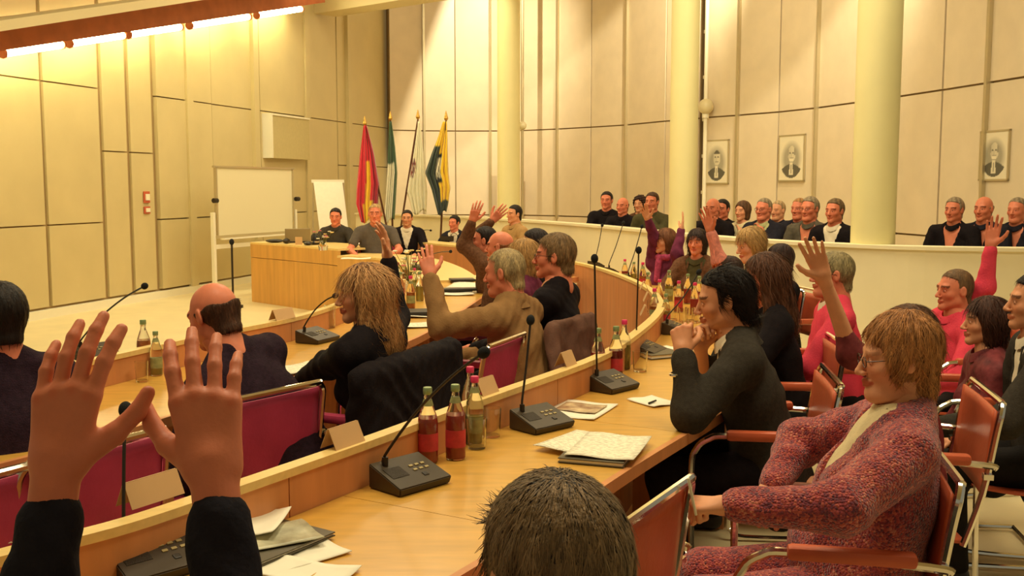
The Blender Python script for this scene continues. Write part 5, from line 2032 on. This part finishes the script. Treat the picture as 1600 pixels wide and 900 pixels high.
# ---- gallery
GF = .16
gal = [((948, 299), 14.3, 250, 'person in black jumper with dark hair, leftmost in the gallery', dict(tone='red', hair=('short', DK), jacket=C_black, vneck=False, arms=('crossed', 'crossed'))),
       ((973, 308), 13.9, 235, 'person with thinning hair in black, second from left in the gallery', dict(tone='red', hair=('bald', BR), jacket=C_black, vneck=False, arms=('crossed', 'crossed'))),
       ((1000, 305), 14.2, 240, 'person with curly dark brown hair beside the green shirt in gallery', dict(fem=True, tone='fair', hair=('curly', (58, 34, 24)), shirt=C_brown)),
       ((1019, 300), 13.0, 240, 'person in dark green shirt left of the middle column', dict(tone='red', hair=('short', BR), shirt=C_green, arms=('chin', 'lap'), bulk=1.1)),
       ((1114, 309), 11.6, 232, 'person with bald reddish head in black jacket right of the middle column', dict(tone='red', hair=('bald', (150, 96, 60)), jacket=C_black, vneck=False)),
       ((1129, 311), 11.9, 235, 'person with dark hair behind the bald reddish head', dict(tone='red', hair=('short', DK), jacket=C_black, vneck=False)),
       ((1161, 313), 11.5, 222, 'person with brown bob and cream top, hand at chin, in the gallery', dict(fem=True, tone='fair', hair=('bob', (98, 66, 40)), shirt=C_cream, arms=('chin', 'lap'))),
       ((1194, 309), 10.9, 225, 'person with grey hair and glasses, dark jacket, hand at mouth', dict(old=True, tone='red', hair=('crop', GY), jacket=C_navy, shirt=C_mint, glasses=True, arms=('chin', 'lap'))),
       ((1216, 313), 11.9, 222, 'elderly person with pale hair behind two dark jackets in gallery', dict(old=True, tone='fair', hair=('crop', (190, 160, 116)), jacket=C_navy)),
       ((1249, 309), 11.3, 225, 'person with grey-blond hair, left of the grey jacket in gallery', dict(old=True, tone='red', hair=('crop', BL), jacket=C_navy)),
       ((1266, 307), 10.2, 222, 'person with grey hair in grey-green jacket, talking, in gallery', dict(old=True, tone='red', hair=('short', GY), jacket=C_grn_top, glasses=True)),
       ((1305, 310), 9.9, 222, 'person in black suit and white shirt beside the near column, gallery', dict(tone='red', hair=('short', (120, 96, 66)), jacket=C_black, shirt=C_shirtw)),
       ((1492, 308), 9.9, 220, 'person in dark jacket right of the near column', dict(tone='red', hair=('short', GY), jacket=C_black)),
       ((1538, 306), 9.8, 220, 'person in dark jacket with thin hair, under the right portrait', dict(tone='red', hair=('bald', GY), jacket=C_navy)),
       ((1590, 308), 9.7, 220, 'person in dark jacket at the right end of the gallery', dict(old=True, tone='red', hair=('crop', GY), jacket=C_navy))]
for top, dep, face, lab, kw in gal:
    person(lab, top, dep, face, floor=GF, group='onlookers in the gallery', **kw)

# ---- coats over chairs
def drape(pts, hl, h_, m, name, lab, cat, seed=3, k=.05):
    wr = noise_post(seed, .006)
    V, Q = field_mesh(pts, h_, k=k, post=lambda F, X, Y, Z: F + wr(X, Y, Z))
    c = V.mean(0); c[2] = 0
    o = np_mesh(name, [(V - c, Q, None)], m, None)
    o.location = c
    return tag(o, lab, cat)


p1, p2 = PZ(566, 596, .89), PZ(704, 550, .89)
d_ = Vector((p2.x - p1.x, p2.y - p1.y, 0)).normalized()
n_ = Vector((-d_.y, d_.x, 0))
pr = []
for i in range(12):
    q = p1.lerp(p2, i / 11)
    out = .018 * math.sin(i * 1.3)
    pr.append(('c', (q.x, q.y, .90), (q.x - n_.x * (.07 + out), q.y - n_.y * (.07 + out), .36), .040, .055))
    pr.append(('c', (q.x, q.y, .90), (q.x + n_.x * .06, q.y + n_.y * .06, .66), .036, .03))
drape(pr, 0, .010, C_black, 'coat', 'black coat hanging over the chair back behind the blond person', 'coat', 5)
p1, p2 = PZ(862, 512, .90), PZ(924, 497, .90)
d_ = Vector((p2.x - p1.x, p2.y - p1.y, 0)).normalized(); n_ = Vector((-d_.y, d_.x, 0))
pr = []
for i in range(14):
    q = p1.lerp(p2, i / 13)
    out = .016 * math.sin(i * 1.55)
    pr.append(('c', (q.x, q.y, .905), (q.x - n_.x * (.05 + out) - d_.x * .03, q.y - n_.y * (.05 + out) - d_.y * .03, .56 + .04 * math.sin(i * 1.1)), .026, .026))
pr.append(('c', (p1.x, p1.y, .88), (p1.x - n_.x * .09 - d_.x * .09, p1.y - n_.y * .09 - d_.y * .09, .60), .04, .035))
drape(pr, 0, .009, cloth('grey_brown_jacket', (112, 80, 66), .25, 14), 'jacket', 'grey-brown jacket draped over the chair behind the black sweater', 'jacket', 9, k=.015)
